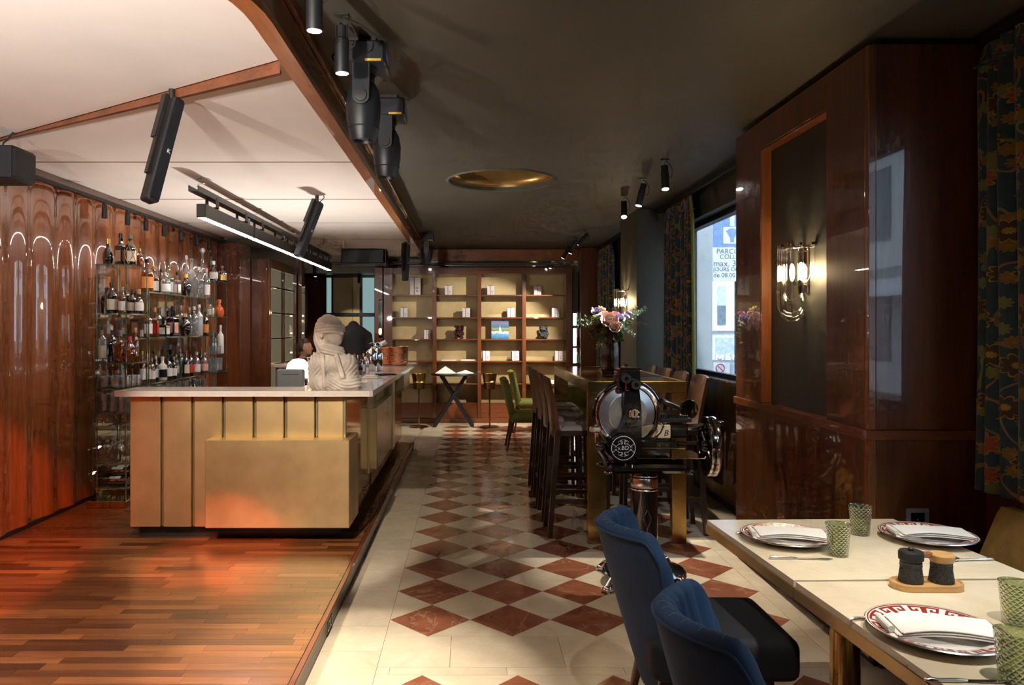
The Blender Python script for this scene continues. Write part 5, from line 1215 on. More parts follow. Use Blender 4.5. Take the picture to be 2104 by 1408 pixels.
obj('column_ornament', MB().tube([(-.01+.012*math.sin(i*.9), -.0812+.0*i, .30+.02*i) for i in range(9)], .0012, 5).tube([(.01-.012*math.sin(i*.9), -.0812, .30+.02*i) for i in range(9)], .0012, 5), M['silver'], sl)
# bed casting
bz = q(0, 966)[1]
so('bed_plate', MB().box(q(1242, 0)[0], -.13, bz, q(1404, 0)[0], .16, bz+.055, .018), 'black')
for u, y in ((1243, -.12), (1405, -.12), (1243, .14), (1405, .14)): so('bed_foot', MB().ball((q(u, 0)[0], y, bz+.008), (.030, .028, .014), 14, 8), 'black')
sbox('bed_body', 1250, 936, 1396, 950, -.10, .13, 'black', .012)
sbox('pin_rail', 1275, 944, 1280, 955, -.125, -.10, 'chrome', .002)
# blade with guard ring
bx, bz_ = q(1285, 848)
so('blade', MB().lathe([(0, -.012), (.115, -.006), (.117, -.005), (.165, .004), (.165, .006), (0, .010)], n=64, M=Matrix.Rotation(R(90), 4, 'X') @ Matrix.Diagonal((1, 1, -1, 1))).move(bx, -.055, bz_), 'steel', angle=12)
gr = MB().tube([(bx+.183*math.cos(a), -.06, bz_+.183*math.sin(a)) for a in [i*2*PI/56 for i in range(56)]], .014, 10, True)
so('guard_ring', gr, 'chrome'); so('guard_back', MB().cyl((bx, -.030, bz_), (bx, -.012, bz_), .186, n=48), 'black')
so('guard_ring_black', MB().tube([(bx+.199*math.cos(a), -.045, bz_+.199*math.sin(a)) for a in [R(20)+i*R(230)/40 for i in range(41)]], .011, 8), 'black')
# arm casting across the blade
def arm(pts, y0, y1):
    P_ = [(q(u, v)[0], q(u, v)[1]) for u, v in pts]; n_ = len(P_); mb = MB()
    mb.v = [(x, y0, z) for x, z in P_]+[(x, y1, z) for x, z in P_]
    mb.f = [tuple(range(n_)), tuple(range(n_, 2*n_))[::-1]]+[(i, (i+1) % n_, n_+(i+1) % n_, n_+i) for i in range(n_)]; return mb
so('blade_arm', arm([(1276, 792), (1304, 792), (1309, 840), (1309, 925), (1298, 945), (1262, 945), (1240, 925), (1240, 900), (1254, 888), (1268, 876), (1276, 850), (1273, 822)], -.115, -.072), 'black')
so('arm_scroll', MB().tube([(q(u, v)[0], -.118, q(u, v)[1]) for u, v in ((1281, 856), (1277, 868), (1280, 880), (1290, 884), (1297, 893), (1296, 910), (1299, 924))], .0016, 6).tube([(q(u, v)[0], -.118, q(u, v)[1]) for u, v in ((1304, 860), (1294, 862), (1286, 866), (1284, 874))], .0020, 6), 'chrome')
sbox('sharpener_box', 1262, 758, 1308, 800, -.10, .02, 'black', .010); sbox('sharpener_cover', 1266, 754, 1312, 760, -.09, .03, 'chrome', .003)
so('sharpener_pin', MB().lathe([(0, 0), (.008, 0), (.006, .012), (.014, .018), (.014, .024), (0, .026)], (q(1284, 756)[0], -.03, q(1284, 756)[1]), 14), 'black')
for u, v, r_, m_ in ((1277, 775, .028, 'blackmetal'), (1296, 787, .029, 'blackmetal')):
    d_ = disc('sharpening_stone', u, v, r_, -.145, -.10, m_); disc('stone_hub', u, v, r_*.42, -.148, -.14, 'chrome', par=d_)
sbox('stone_rod', 1276, 784, 1284, 800, -.13, -.11, 'chrome', .003)
gx, gz = q(1294, 846)
so('gauge_ring', MB().lathe([(.024, 0), (.034, 0), (.034, .012), (.028, .018), (.024, .016)], n=32, caps=False, M=Matrix.Rotation(R(90), 4, 'X')).move(gx, -.115, gz), 'chrome'); disc('gauge_face', 1294, 846, .026, -.124, -.115, 'silver'); sbox('gauge_mark', 1293, 840, 1295, 850, -.126, -.123, 'black', 0)
# badge
M['badge'] = pm('silver_paint', (.62, .62, .60), .4)
bd = disc('badge_cover', 1270, 913, .083, -.150, -.110, 'black', 48)
ax_, az_ = q(1270, 913)
so('badge_ring', MB().tube([(ax_+.070*math.cos(a), -.1505, az_+.070*math.sin(a)) for a in [i*2*PI/48 for i in range(48)]], .0020, 6, True), 'badge', bd)
orn = MB()
for s in (-1, 1):
    for tt in (-1, 1):
        orn.tube([(ax_+s*(.052-.012*math.cos(i*.55)), -.1505, az_+tt*(.004+.0045*i)) for i in range(9)], .0013, 5)
        orn.tube([(ax_+s*(.004+.010*math.sin(i*.8)+.002*i), -.1505, az_+tt*(.050-.004*i)) for i in range(8)], .0013, 5)
        orn.tube([(ax_+s*(.018+.014*math.cos(i*.7)), -.1505, az_+tt*(.034+.010*math.sin(i*.7))) for i in range(9)], .0012, 5)
        orn.tube([(ax_+s*(.022+.03*i/6), -.1505, az_+tt*(.026-.022*i/6)) for i in range(7)], .0012, 5)
so('badge_ornament', orn, 'badge', bd)
so('badge_lettering', text_mb('v.BD', .034, Matrix.Translation((ax_, -.1506, az_)) @ FACE, .0004), 'badge', bd, smooth=False)
# left crank and clamp
sbox('left_shaft', 1209, 874, 1228, 886, -.07, -.03, 'chrome', .005); sbox('left_pin', 1219, 886, 1227, 908, -.06, -.04, 'chrome', .003)
so('left_knob', MB().ball((q(1232, 915)[0], -.05, q(1232, 915)[1]), (.035, .04, .03), 14, 9), 'black'); so('left_lever', MB().tube([(q(u, v)[0], -.05, q(u, v)[1]) for u, v in ((1226, 908), (1230, 925), (1240, 940), (1246, 955))], [.014, .018, .02, .016], 10), 'black')
# carriage, cream plate with script letter, tray
sbox('carriage_plate', 1310, 871, 1370, 899, -.06, .02, 'brass_pale', .008); M['creamplate'] = pm('cream_enamel', (.62, .55, .36), .25, coat=.5)
cp = sbox('cream_cover', 1344, 870, 1371, 898, -.075, -.058, 'creamplate', .006)
so('script_letter', text_mb('B', .05, Matrix.Translation((q(1362, 0)[0], -.0762, q(0, 887)[1])) @ FACE @ Matrix(((1, .25, 0, 0), (0, 1, 0, 0), (0, 0, 1, 0), (0, 0, 0, 1))), .0005), 'black', cp, smooth=False)
so('chrome_bow', MB().tube([(q(u, v)[0], -.078, q(u, v)[1]) for u, v in ((1352, 866), (1356, 872), (1350, 884), (1342, 892), (1338, 900))], .007, 8), 'chrome')
sbox('motor_cover', 1371, 871, 1408, 897, -.06, .06, 'black', .010); so('drive_shaft', MB().cyl((q(1408, 0)[0], 0, q(0, 878)[1]), (q(1448, 0)[0], .0, q(0, 876)[1]), .019, n=20), 'chrome')
sbox('slide_bed', 1308, 902, 1384, 920, -.10, .16, 'black', .008); sbox('slide_rail', 1308, 914, 1396, 918, -.115, -.10, 'chrome', .002)
for u in (1345, 1360): disc('rail_bolt', u, 910, .006, -.112, -.098, 'chrome', 12)
sbox('rail_block', 1340, 905, 1366, 925, -.11, -.10, 'blackmetal', .002)
so('receiving_tray', MB().box(q(1297, 0)[0], -.16, q(0, 934)[1], q(1432, 0)[0], .12, q(0, 932)[1], .001), 'chrome')
sbox('control_arm', 1384, 905, 1428, 914, -.05, -.02, 'black', .006); disc('tray_knob', 1373, 935, .010, -.12, -.10, 'chrome', 14); sbox('shaft_post', 1431, 882, 1439, 912, -.02, .0, 'chrome', .003)
# food table with toothed plate and meat grip
sbox('food_table', 1352, 858, 1416, 866, -.05, .20, 'matblack', .003)
tee = MB()
for i in range(14): x, z = q(1352+4.2*i, 857); tee.box(x, -.045, z, x+.007, .0, z+.012)
so('toothed_plate', tee, 'blackmetal', smooth=False); sbox('end_plate', 1352, 852, 1394, 857, .0, .02, 'chrome', .002); sbox('grip_block', 1352, 843, 1394, 853, -.03, .0, 'black', .003)
so('grip_handle', MB().tube([(q(u, v)[0], -.03, q(u, v)[1]) for u, v in ((1352, 823), (1358, 824), (1372, 830), (1388, 836), (1396, 840))], [.016, .018, .014, .012, .012], 12), 'black')
x, z = q(1411, 839)
so('mirror_deflector', MB().lathe([(0, -.004), (.050, -.004), (.054, 0), (.050, .004), (0, .004)], n=36, M=Matrix.Rotation(R(-12), 4, 'Z') @ Matrix.Rotation(R(97), 4, 'X') @ Matrix.Diagonal((1.0, 1.12, 1, 1))).move(x, -.04, z), 'mirror')
# flywheel
fx_, fz_ = q(1456, 917); Mw = Matrix.Translation((fx_, 0, fz_)) @ Matrix.Rotation(R(-4), 4, 'Z') @ Matrix.Rotation(R(90), 4, 'Y')
fw = so('flywheel', MB().lathe([(.150, -.026), (.178, -.026), (.181, -.02), (.181, .03), (.176, .034), (.150, .034), (.146, .0), (.150, -.026)], n=64, caps=False).xf(Mw), 'black', angle=30)
so('rim_trim', MB().lathe([(.1785, -.024), (.182, -.021), (.182, -.010)], n=64, caps=False).lathe([(.1815, .006), (.183, .009), (.183, .028), (.180, .034)], n=64, caps=False).xf(Mw), 'chrome', fw)
so('hub', MB().lathe([(0, -.045), (.022, -.045), (.034, -.03), (.038, .03), (.02, .05), (0, .05)], n=28).xf(Mw), 'black', fw)
for i in range(6):
    a = i*PI/3; c, s = math.cos(a), math.sin(a)
    sp_ = so('spoke', MB().tube([(c*.03, s*.03, 0), (c*.09, s*.09, -.008), (c*.155, s*.155, 0)], [.017, .012, .016], 10).xf(Mw), 'black', fw)
    so('spoke_scroll', MB().tube([((.10+.028*math.cos(b))*math.cos(a+.32+.13*math.sin(b)), (.10+.028*math.cos(b))*math.sin(a+.32+.13*math.sin(b)), -.004) for b in [j*.6 for j in range(10)]], .006, 6).xf(Mw), 'black', sp_)
so('crank_handle', MB().lathe([(0, .03), (.007, .03), (.007, .045), (.012, .05), (.016, .075), (.012, .098), (0, .10)], (.0, 0, 0), 16).xf(Mw @ Matrix.Translation((-.135, .03, 0))), 'black', fw)

# ================================================================ VASE AND BOUQUET
VXX, VYY = 1.208, 6.40; VZ = TZ-.0015
va = tag(link('vase', mesh_of('vase', MB().lathe([(0, 0), (.060, 0), (.070, .012), (.078, .06), (.079, .22), (.070, .262), (.045, .285), (.043, .318), (.047, .325), (.041, .325), (.039, .29), (.064, .255), (.073, .22), (.072, .06), (.062, .018), (0, .012)], n=36, caps=False)), M['vase'], None, (VXX, VYY, VZ)), 'smoked amber ribbed glass vase on the tall table', 'vase')
ROOT = Vector((VXX, VYY, VZ+.05))
GM = {'stem': pm('flower_stem', (.10, .14, .04), .6), 'euc': pm('eucalyptus_leaf', (.26, .38, .30), .6, var=.25, scale=20), 'leaf': pm('bouquet_leaf', (.075, .12, .03), .55, var=.4, scale=25), 'olive': pm('olive_leaf', (.16, .16, .035), .55, var=.4, scale=25), 'pink': pm('pink_petal', (.88, .64, .58), .6, var=.10, scale=20), 'rose': pm('deep_pink_petal', (.66, .24, .28), .6, var=.15, scale=20), 'lilac': pm('lilac_petal', (.62, .54, .80), .6, var=.15, scale=20), 'bud': pm('yellow_bud', (.62, .46, .08), .6, var=.2), 'cream': pm('cream_bud', (.74, .58, .50), .6), 'plum': pm('plum_leaf', (.09, .03, .035), .55, var=.4)}
def stem_path(tip, n=8):
    tip = Vector(tip); neck = Vector((VXX+(tip.x-VXX)*.05, VYY+(tip.y-VYY)*.05, VZ+.33)); r0 = ROOT+Vector(((VXX-tip.x)*.06, (VYY-tip.y)*.06, 0))
    return [r0.lerp(neck, i/3) for i in range(3)]+[neck.lerp(tip, i/n)+Vector((0, 0, .05*math.sin(PI*i/n)*(1 if tip.z < VZ+.5 else .3))) for i in range(n+1)]
def petal(mb, base, d, up, L, W, cup=.3):
    d = d.normalized(); s = d.cross(up).normalized(); nrm = s.cross(d)
    g_ = lambda a, b: base+d*L*b+s*W*(a-.5)*2*math.sin(PI*min(1, b*.66+.14))*(1+.06*math.sin(9*a))+nrm*L*cup*(b*b-.25*(2*a-1)**2)
    mb.grid(lambda a, b: tuple(g_(a, b)), 4, 5)
def flower(u, v, dy, kind, r, label, group):
    tip = P(u, v, VYY+dy); t_ = thing('flower_stem', label, 'flower', ROOT, 0, group)
    obj('stem', MB().tube(stem_path(tip), .003, 6), GM['stem'], t_, world=True)
    rr = random.Random(int(u*7+v)); mb = MB(); ax = (tip-Vector((VXX, VYY, VZ+.30))).normalized(); ax = (ax+Vector((0, -.55, .2))).normalized()
    o1 = ax.orthogonal().normalized(); o2 = ax.cross(o1)
    if kind in ('pink', 'rose', 'lilac'):
        for lay, (n_, rad, tilt) in enumerate(((4, .42, 2.2), (6, .62, 1.4), (8, .82, .8), (9, 1.0, .38))):
            for i in range(n_):
                a = 2*PI*i/n_+lay*.7+rr.uniform(-.15, .15); d_ = (o1*math.cos(a)+o2*math.sin(a)); petal(mb, tip+d_*r*.08, d_+ax*tilt, ax, r*rad, r*.40*(1+.08*lay), .34)
        mb.ball(tuple(tip+ax*r*.15), r*.25, 8, 6)
    else: mb.ball(tuple(tip), (r*.62, r*.62, r*1.15), 10, 8)
    obj('bloom', mb, GM[kind], t_, world=True, angle=60)
    lf = MB()
    for i in range(3):
        a = rr.uniform(0, 6.28); d_ = o1*math.cos(a)+o2*math.sin(a); petal(lf, tip-ax*r*.5, d_-ax*.2, ax, r*1.0, r*.28, .1)
    obj('calyx_leaf', lf, GM['leaf'], t_, world=True, angle=60)
GF = 'cut flowers in the amber vase'
flower(1252, 664, -.10, 'pink', .085, 'large pale pink rose in the middle of the bouquet', GF)
flower(1262, 675, -.16, 'pink', .055, 'smaller pale pink rose low in the bouquet centre', GF)
flower(1240, 652, -.02, 'pink', .055, 'pale pink bloom upper left of the large rose', GF)
flower(1226, 643, -.04, 'lilac', .045, 'lilac lisianthus at the left of the bouquet', GF)
flower(1238, 640, .04, 'lilac', .035, 'pale lilac bloom at the top left of the bouquet', GF)
flower(1272, 657, -.10, 'lilac', .050, 'lilac lisianthus right of the large rose', GF)
flower(1264, 648, 0, 'rose', .036, 'deep pink bloom above the large rose', GF)
flower(1267, 672, -.14, 'rose', .042, 'deep pink rose beside the lower lilac bloom', GF)
flower(1286, 652, -.03, 'lilac', .032, 'small pale lilac bloom at the right of the bouquet', GF)
flower(1292, 645, .02, 'lilac', .030, 'small pale lilac bloom farthest right', GF)
for u, v, c in ((1217, 636, 'cream'), (1231, 633, 'bud'), (1236, 634, 'bud'), (1242, 638, 'bud'), (1256, 648, 'bud'), (1222, 655, 'bud'), (1279, 650, 'cream'), (1247, 644, 'bud')):
    flower(u, v, .02, c, .018, {'cream': 'cream', 'bud': 'yellow'}[c]+' bud %s' % {1217: 'highest at the bouquet left', 1231: 'first of the top pair', 1236: 'second of the top pair', 1242: 'right of the top pair', 1256: 'above the deep pink bloom', 1222: 'over the left foliage', 1279: 'beside the right lilac blooms', 1247: 'behind the large rose'}[u], 'flower buds in the bouquet')
def branch(u, v, dy, kind, L, label, npair=12, lw=.012):
    tip = P(u, v, VYY+dy); t_ = thing('leafy_branch', label, 'branch', ROOT, 0, 'leafy branches in the bouquet')
    path = stem_path(tip, 12); obj('stem', MB().tube(path, .0028, 6), GM['stem'], t_, world=True)
    mb = MB(); rr = random.Random(int(u+v*3)); m_ = len(path)
    for i in range(npair):
        f = .28+.72*i/npair; p = path[3]+(tip-path[3])*0
        fi = 3+f*(m_-4); a_, b_ = int(fi), min(int(fi)+1, m_-1); p = path[a_].lerp(path[b_], fi-a_); d_ = (path[b_]-path[max(a_-1, 0)]).normalized()
        o1 = d_.orthogonal().normalized(); o2 = d_.cross(o1)
        for s in (0, PI):
            an = s+i*1.25+rr.uniform(-.3, .3); dd = (o1*math.cos(an)+o2*math.sin(an))+d_*.35
            petal(mb, p, dd, d_, L*(1.1-.6*f)*rr.uniform(.8, 1.2), lw*(1.25-.6*f), .12)
    obj('leaves', mb, GM[kind], t_, world=True, angle=60)
branch(1329, 631, .0, 'euc', .045, 'pale eucalyptus branch reaching up to the right', 24, .017)
branch(1336, 669, -.05, 'olive', .035, 'thin fern-like branch reaching far right', 18, .006)
branch(1310, 630, .05, 'olive', .040, 'olive branch rising behind the pale eucalyptus', 12, .011)
branch(1306, 690, -.10, 'euc', .045, 'eucalyptus branch drooping low at the right', 12, .014)
branch(1178, 673, .0, 'euc', .040, 'eucalyptus branch reaching far left', 14, .011)
branch(1185, 660, .08, 'euc', .034, 'upper left eucalyptus branch', 12, .010)
branch(1224, 720, -.12, 'euc', .030, 'hanging eucalyptus sprig left of the vase', 12, .012)
branch(1200, 650, .05, 'leaf', .040, 'dark leafy branch at the upper left', 10, .012)
branch(1212, 690, -.10, 'plum', .060, 'plum coloured leafy branch low on the left', 13, .024)
branch(1230, 700, -.15, 'leaf', .060, 'dark green leafy branch low in front', 14, .026)
branch(1252, 702, -.17, 'plum', .055, 'plum coloured leafy branch low in the middle', 13, .026)
branch(1275, 700, -.15, 'leaf', .060, 'dark green leafy branch low at the right', 14, .026)
branch(1218, 672, -.06, 'olive', .055, 'olive leafy branch in the left half', 14, .025)
branch(1240, 684, -.16, 'olive', .050, 'olive leafy branch in the front middle', 13, .025)
branch(1284, 680, -.12, 'euc', .050, 'eucalyptus branch in the right half', 16, .020)
branch(1260, 634, .12, 'leaf', .045, 'green leafy tip at the top of the bouquet', 9, .014)

# ================================================================ GREEN CHAIRS AND SMALL TABLES AT THE BACK
def green_chair():
    t = thing('green_chair', 'x', 'chair', (0, 0, 0), 0, 'green velvet chairs at the back tables')   # faces +X
    mb = MB()
    def bk(a, b, off): 
        y = (-.23+.46*a)*(1-.12*(1-b)); z = .40+.50*b; return (-.03-.13*b+.05*(2*a-1)**2*b+off, y, z)
    n_, k_ = 12, 10
    mb.grid(lambda a, b: bk(a, b, 0), n_, k_).grid(lambda a, b: bk(a, b, .085*(1-.35*b)), n_, k_, flip=True)
    rim = [(i/n_, 0) for i in range(n_)]+[(1, j/k_) for j in range(k_)]+[(1-i/n_, 1) for i in range(n_)]+[(0, 1-j/k_) for j in range(k_)]; m_ = len(rim)
    v = []
    for a, b in rim:
        p0, p1 = Vector(bk(a, b, 0)), Vector(bk(a, b, .085*(1-.35*b))); mid = (p0+p1)/2; c = Vector((0, 0, .65)); out = Vector((0, mid.y, mid.z-.65)).normalized()*.022
        v.append((tuple(p0), tuple(p0.lerp(p1, .5)+out), tuple(p1)))
    for j in range(2): mb.add([x[j] for x in v]+[x[j+1] for x in v], [(i, (i+1) % m_, m_+(i+1) % m_, m_+i) for i in range(m_)])
    obj('backrest', mb, M['green'], t, angle=60)
    obj('seat', MB().box(-.02, -.24, .36, .46, .24, .48, .035), M['green'], t, angle=60)
    for x, y, ox, oy in ((.0, -.19, -.07, -.03), (.0, .19, -.07, .03), (.42, -.19, .03, -.02), (.42, .19, .03, .02)): obj('leg', MB().cyl((x+ox, y+oy, 0), (x, y, .37), .011, .02, 10), M['walnut'], t)
    return t
gc = green_chair(); gc.location = (.535, 9.55, 0); gc['label'] = 'green velvet chair in the aisle, nearer of the two at the back'
dup(gc, (.72, 11.15, 0), 0, 'bright green velvet chair nearest the shelf wall')
dup(gc, (1.30, 8.35, 0), R(95), 'dark green velvet chair hidden behind the tall table')
for i, (x, y) in enumerate(((1.42, 11.1), (1.38, 9.45))):
    t = thing('bistro_table', ('cream topped small table before the shelf wall', 'cream topped small table beyond the tall table')[i], 'table', (x, y, 0), 0, 'cream topped back tables')
    obj('table_top', MB().box(-.36, -.36, .715, .36, .36, .75, .004), M['tabletop'], t); obj('edge_band', MB().box(-.364, -.364, .70, .364, .364, .716), M['brass_dark'], t)
    obj('pole', MB().cyl((0, 0, .015), (0, 0, .70), .035), M['brass_dark'], t); obj('foot', MB().lathe([(0, 0), (.22, 0), (.22, .012), (.05, .02), (0, .02)], n=32), M['brass_dark'], t)
    one('napkin_fold', MB().add([(-.12, -.08, 0), (.12, -.08, 0), (.12, .08, 0), (-.12, .08, 0), (-.11, -.07, .022), (.11, -.07, .022), (.11, .07, .022), (-.11, .07, .022)], [(3, 2, 1, 0), (4, 5, 6, 7), (0, 1, 5, 4), (1, 2, 6, 5), (2, 3, 7, 6), (3, 0, 4, 7)]), M['napkin'], 'white folded napkin on the cream table %s' % ('before the shelf wall', 'beyond the tall table')[i], 'napkin', 'napkins on the back tables').location = (x-.15, y-.05, .7505)
    tg = link('tumbler', GP['tumbler'], None, None, (x+.08, y-.12, .7505)); tag(tg, 'clear tumbler on the cream table %s' % ('before the shelf wall', 'beyond the tall table')[i], 'glass', 'tumblers on the back tables')
# ================================================================ DINING TABLES IN FRONT
DZ = .75
def dining(name, label, pts):
    t = thing(name, label, 'table', (pts[0][0]+.4, (pts[0][1]+pts[2][1])/2, 0), 0, 'marble dining tables')
    c = Vector((sum(p[0] for p in pts)/4, sum(p[1] for p in pts)/4, 0))
    ins = lambda d: [((Vector((p[0], p[1], 0))-c).normalized()*-d+Vector((p[0], p[1], 0))).to_2d() for p in pts]
    top = MB().prism([tuple(p) for p in ins(.006)], DZ-.020, DZ); obj('marble_top', top, M['tabletop'], t, False, world=True)
    obj('brass_edge', MB().prism([tuple(p) for p in pts], DZ-.056, DZ-.0205), M['brass'], t, False, world=True)
    lx, ly = c.x-.02, c.y
    obj('pole', MB().cyl((lx, ly, .02), (lx, ly, DZ-.056), .052, n=28), M['brass_dark'], t, world=True)
    obj('foot', MB().lathe([(0, 0), (.25, 0), (.25, .012), (.06, .022), (0, .022)], (lx, ly, 0), 40), M['brass_dark'], t, world=True)
    return t
sl_ = .0508                                                     # the tables stand a little askew
lx_ = lambda y: .985+(3.094-y)*sl_
dining('dining_table', 'marble topped table with brass edge, the farther of the two', [(lx_(2.345), 2.345), (lx_(2.345)+.80, 2.365), (lx_(3.094)+.795, 3.110), (lx_(3.094), 3.094)])
dining('dining_table', 'marble topped table with brass edge, nearest the camera', [(lx_(1.58), 1.58), (lx_(1.58)+.80, 1.60), (lx_(2.338)+.80, 2.358), (lx_(2.338), 2.338)])
# plates
key = ['111110', '100010', '101010', '101110', '100000']
def plate():
    t = thing('dinner_plate', 'x', 'plate', (0, 0, 0), 0, 'white plates with a red key border')
    R0 = .165
    obj('porcelain', MB().lathe([(0, .003), (.095, .0), (.10, .004), (.118, .012), (R0-.004, .022), (R0, .0245), (R0-.003, .0265), (.118, .0175), (.105, .0095), (0, .0085)], n=72, caps=False), M['white'], t, angle=50)
    obj('silver_rim', MB().lathe([(R0-.0012, .0232), (R0+.0008, .0248), (R0-.0025, .0272)], n=72, caps=False), M['silver'], t)
    zr = lambda r: .0175+(r-.118)*(.0265-.0175)/(R0-.003-.118)+.0006
    mb = MB(); nun = 20
    def patch(r0, r1, a0, a1, n_=2):
        v = []
        for i in range(n_+1):
            a = a0+(a1-a0)*i/n_
            for r_ in (r0, r1): v.append((r_*math.cos(a), r_*math.sin(a), zr(r_)))
        mb.add(v, [(2*i, 2*i+1, 2*i+3, 2*i+2) for i in range(n_)])
    for i in range(72): patch(.1555, .1590, 2*PI*i/72, 2*PI*(i+1)/72, 1)
    ri, ro = .1215, .1525
    for un in range(nun):
        for r_, row_ in enumerate(key):
            rr = row_ if un % 2 == 0 else row_[::-1]
            c_ = 0
            while c_ < 6:
                if rr[c_] == '1':
                    e = c_
                    while e < 6 and rr[e] == '1': e += 1
                    a0 = 2*PI*(un+c_/6)/nun; a1 = 2*PI*(un+e/6)/nun; rb, ra = ro-(ro-ri)*r_/5, ro-(ro-ri)*(r_+1)/5
                    patch(ra, rb, a0, a1, max(1, e-c_)); c_ = e
                else: c_ += 1
    obj('key_border', mb, M['keyred'], t, False)
    return t
pl = plate()
PLS = [(1.335, 2.81, 'farther table, left side'), (1.775-.10, 2.83, 'farther table, right side'), (1.19+.03, 1.93, 'nearest table, in the right foreground')]
PLS = [(P(1617, 1112, 1), 0)] and [((1617-966)*2.785/1520, 2.785, 'farther table, aisle side'), ((1906-966)*2.80/1520, 2.80, 'farther table, window side'), ((1924-966)*1.915/1520, 1.915, 'nearer table, in the foreground')]
PLN = []
for i, (x, y, lb) in enumerate(PLS):
    l_ = 'white plate with red key border on the '+lb
    if i == 0: pl.location = (x, y, DZ+.0005); pl['label'] = l_
    else: dup(pl, (x, y, DZ+.0005), .3*i, l_)
    # folded napkin lying across the plate
    t = thing('napkin', 'folded white napkin lying on the plate of the '+lb, 'napkin', (x, y, DZ+.024), R(-9), 'napkins on the plates')
    def nap(a, b, lay):
        w_ = .132; x_ = -w_+2*w_*a; y_ = -.082+.115*b+.012*math.sin(a*3); fold = .013*(1-min(1, (b)/.18)**2)**.5 if b < .18 else .013
        return (x_+.010*lay*(1-a), y_-.02*(1-a)*(0), .004+lay*.0062+.0025*math.sin(5*a+2*b)*(1 if lay == 2 else .4)-.006*((a-.5)*2)**2)
    mb = MB()
    for lay in range(3):
        mb.grid(lambda a, b: nap(a, b, lay), 14, 10).grid(lambda a, b: (lambda p: (p[0], p[1], p[2]+.0048))(nap(a, b, lay)), 14, 10, flip=True)
        for ed in (0, 1):
            mb.grid(lambda a, b: (lambda p: (p[0], p[1]+(-.003 if ed == 0 else .003)*math.sin(PI*b), p[2]+.0048*b))(nap(a, ed, lay)), 14, 3)
            mb.grid(lambda a, b: (lambda p: (p[0]+(-.003 if ed == 0 else .003)*math.sin(PI*b), p[1], p[2]+.0048*b))(nap(ed, a, lay)), 10, 3)
    obj('folded_layers', mb, M['napkin'], t, angle=50)
    obj('rolled_end', MB().tube([(-.130, -.060+.0, .013), (-.131, -.03, .014), (-.131, .0, .014), (-.129, .03, .013)], .0085, 10), M['napkin'], t)
# cutlery
def knife():
    t = thing('table_knife', 'x', 'knife', (0, 0, 0), 0, 'silver cutlery')
    obj('handle', MB().tube([(0, 0, .005), (.012, 0, .0055), (.03, 0, .0045), (.07, 0, .0045), (.095, 0, .0035)], [.003, .0062, .0048, .0052, .0036], 10), M['silver'], t)
    obj('blade', MB().add([(.094, -.004, .003), (.20, -.010, .002), (.222, .004, .002), (.20, .006, .002), (.094, .005, .003), (.094, -.003, .0045), (.20, -.008, .0032), (.222, .004, .0025), (.20, .006, .0036), (.094, .005, .0045)], [(4, 3, 2, 1, 0), (5, 6, 7, 8, 9), (0, 1, 6, 5), (1, 2, 7, 6), (2, 3, 8, 7), (3, 4, 9, 8), (4, 0, 5, 9)]), M['silver'], t, False)
    return t
def fork():
    t = thing('table_fork', 'x', 'fork', (0, 0, 0), 0, 'silver cutlery')
    obj('handle', MB().tube([(0, 0, .004), (.012, 0, .0045), (.05, 0, .004), (.11, 0, .005), (.13, 0, .008)], [.003, .0058, .004, .003, .004], 10), M['silver'], t)
    mb = MB().tube([(.128, 0, .008), (.145, 0, .009)], [.005, .010], 10)
    for y in (-.0085, -.003, .003, .0085): mb.tube([(.143, y*.9, .009), (.165, y, .0085), (.190, y, .013)], [.0024, .0020, .0012], 6)
    obj('tines', mb, M['silver'], t); return t
kn, fk = knife(), fork()
def place(o, u, v, rz, label, first):
    Y = 1520*(CAM_H-DZ)/(v-675); loc = ((u-966)*Y/1520, Y, DZ+.0002)
    if first: o.location = loc; o.rotation_euler = (0, 0, rz); o['label'] = label
    else: dup(o, loc, rz, label)
place(kn, 1580, 1149, R(-2), 'silver knife before the aisle side plate of the farther table', True)
place(kn, 1900, 1402, R(-1), 'silver knife at the lower right edge of the nearest table', False)
place(fk, 2042, 1152, R(184), 'silver fork before the window side plate of the farther table', True)
place(fk, 1745, 1276, R(8), 'silver fork behind the foreground plate', False)
place(fk, 1512, 1098, R(6), 'silver fork behind the aisle side plate of the farther table', False)
place(kn, 1806, 1096, R(5), 'silver knife behind the window side plate of the farther table', False)
# green tumblers
tm = mesh_of('green_tumbler', MB().lathe([(0, .0), (.030, .0), (.033, .003), (.0365, .05), (.041, .098), (.0425, .112), (.0405, .112), (.039, .098), (.034, .05), (.030, .014), (0, .012)], n=36, caps=False), True, 40)
for i, (u, v, lb) in enumerate(((1731, 1147, 'in front of the aisle side plate of the farther table'), (1776, 1103, 'on the far edge of the farther table'), (2105, 1290, 'at the right picture edge, the farther'), (2106, 1412, 'at the lower right corner, the nearest'))):
    Y = 1520*(CAM_H-DZ)/(v-675); tag(link('green_tumbler', tm, M['tumbler'], None, ((u-966)*Y/1520, Y+.03, DZ+.0005)), 'green pressed glass tumbler '+lb, 'glass', 'green pressed tumblers')
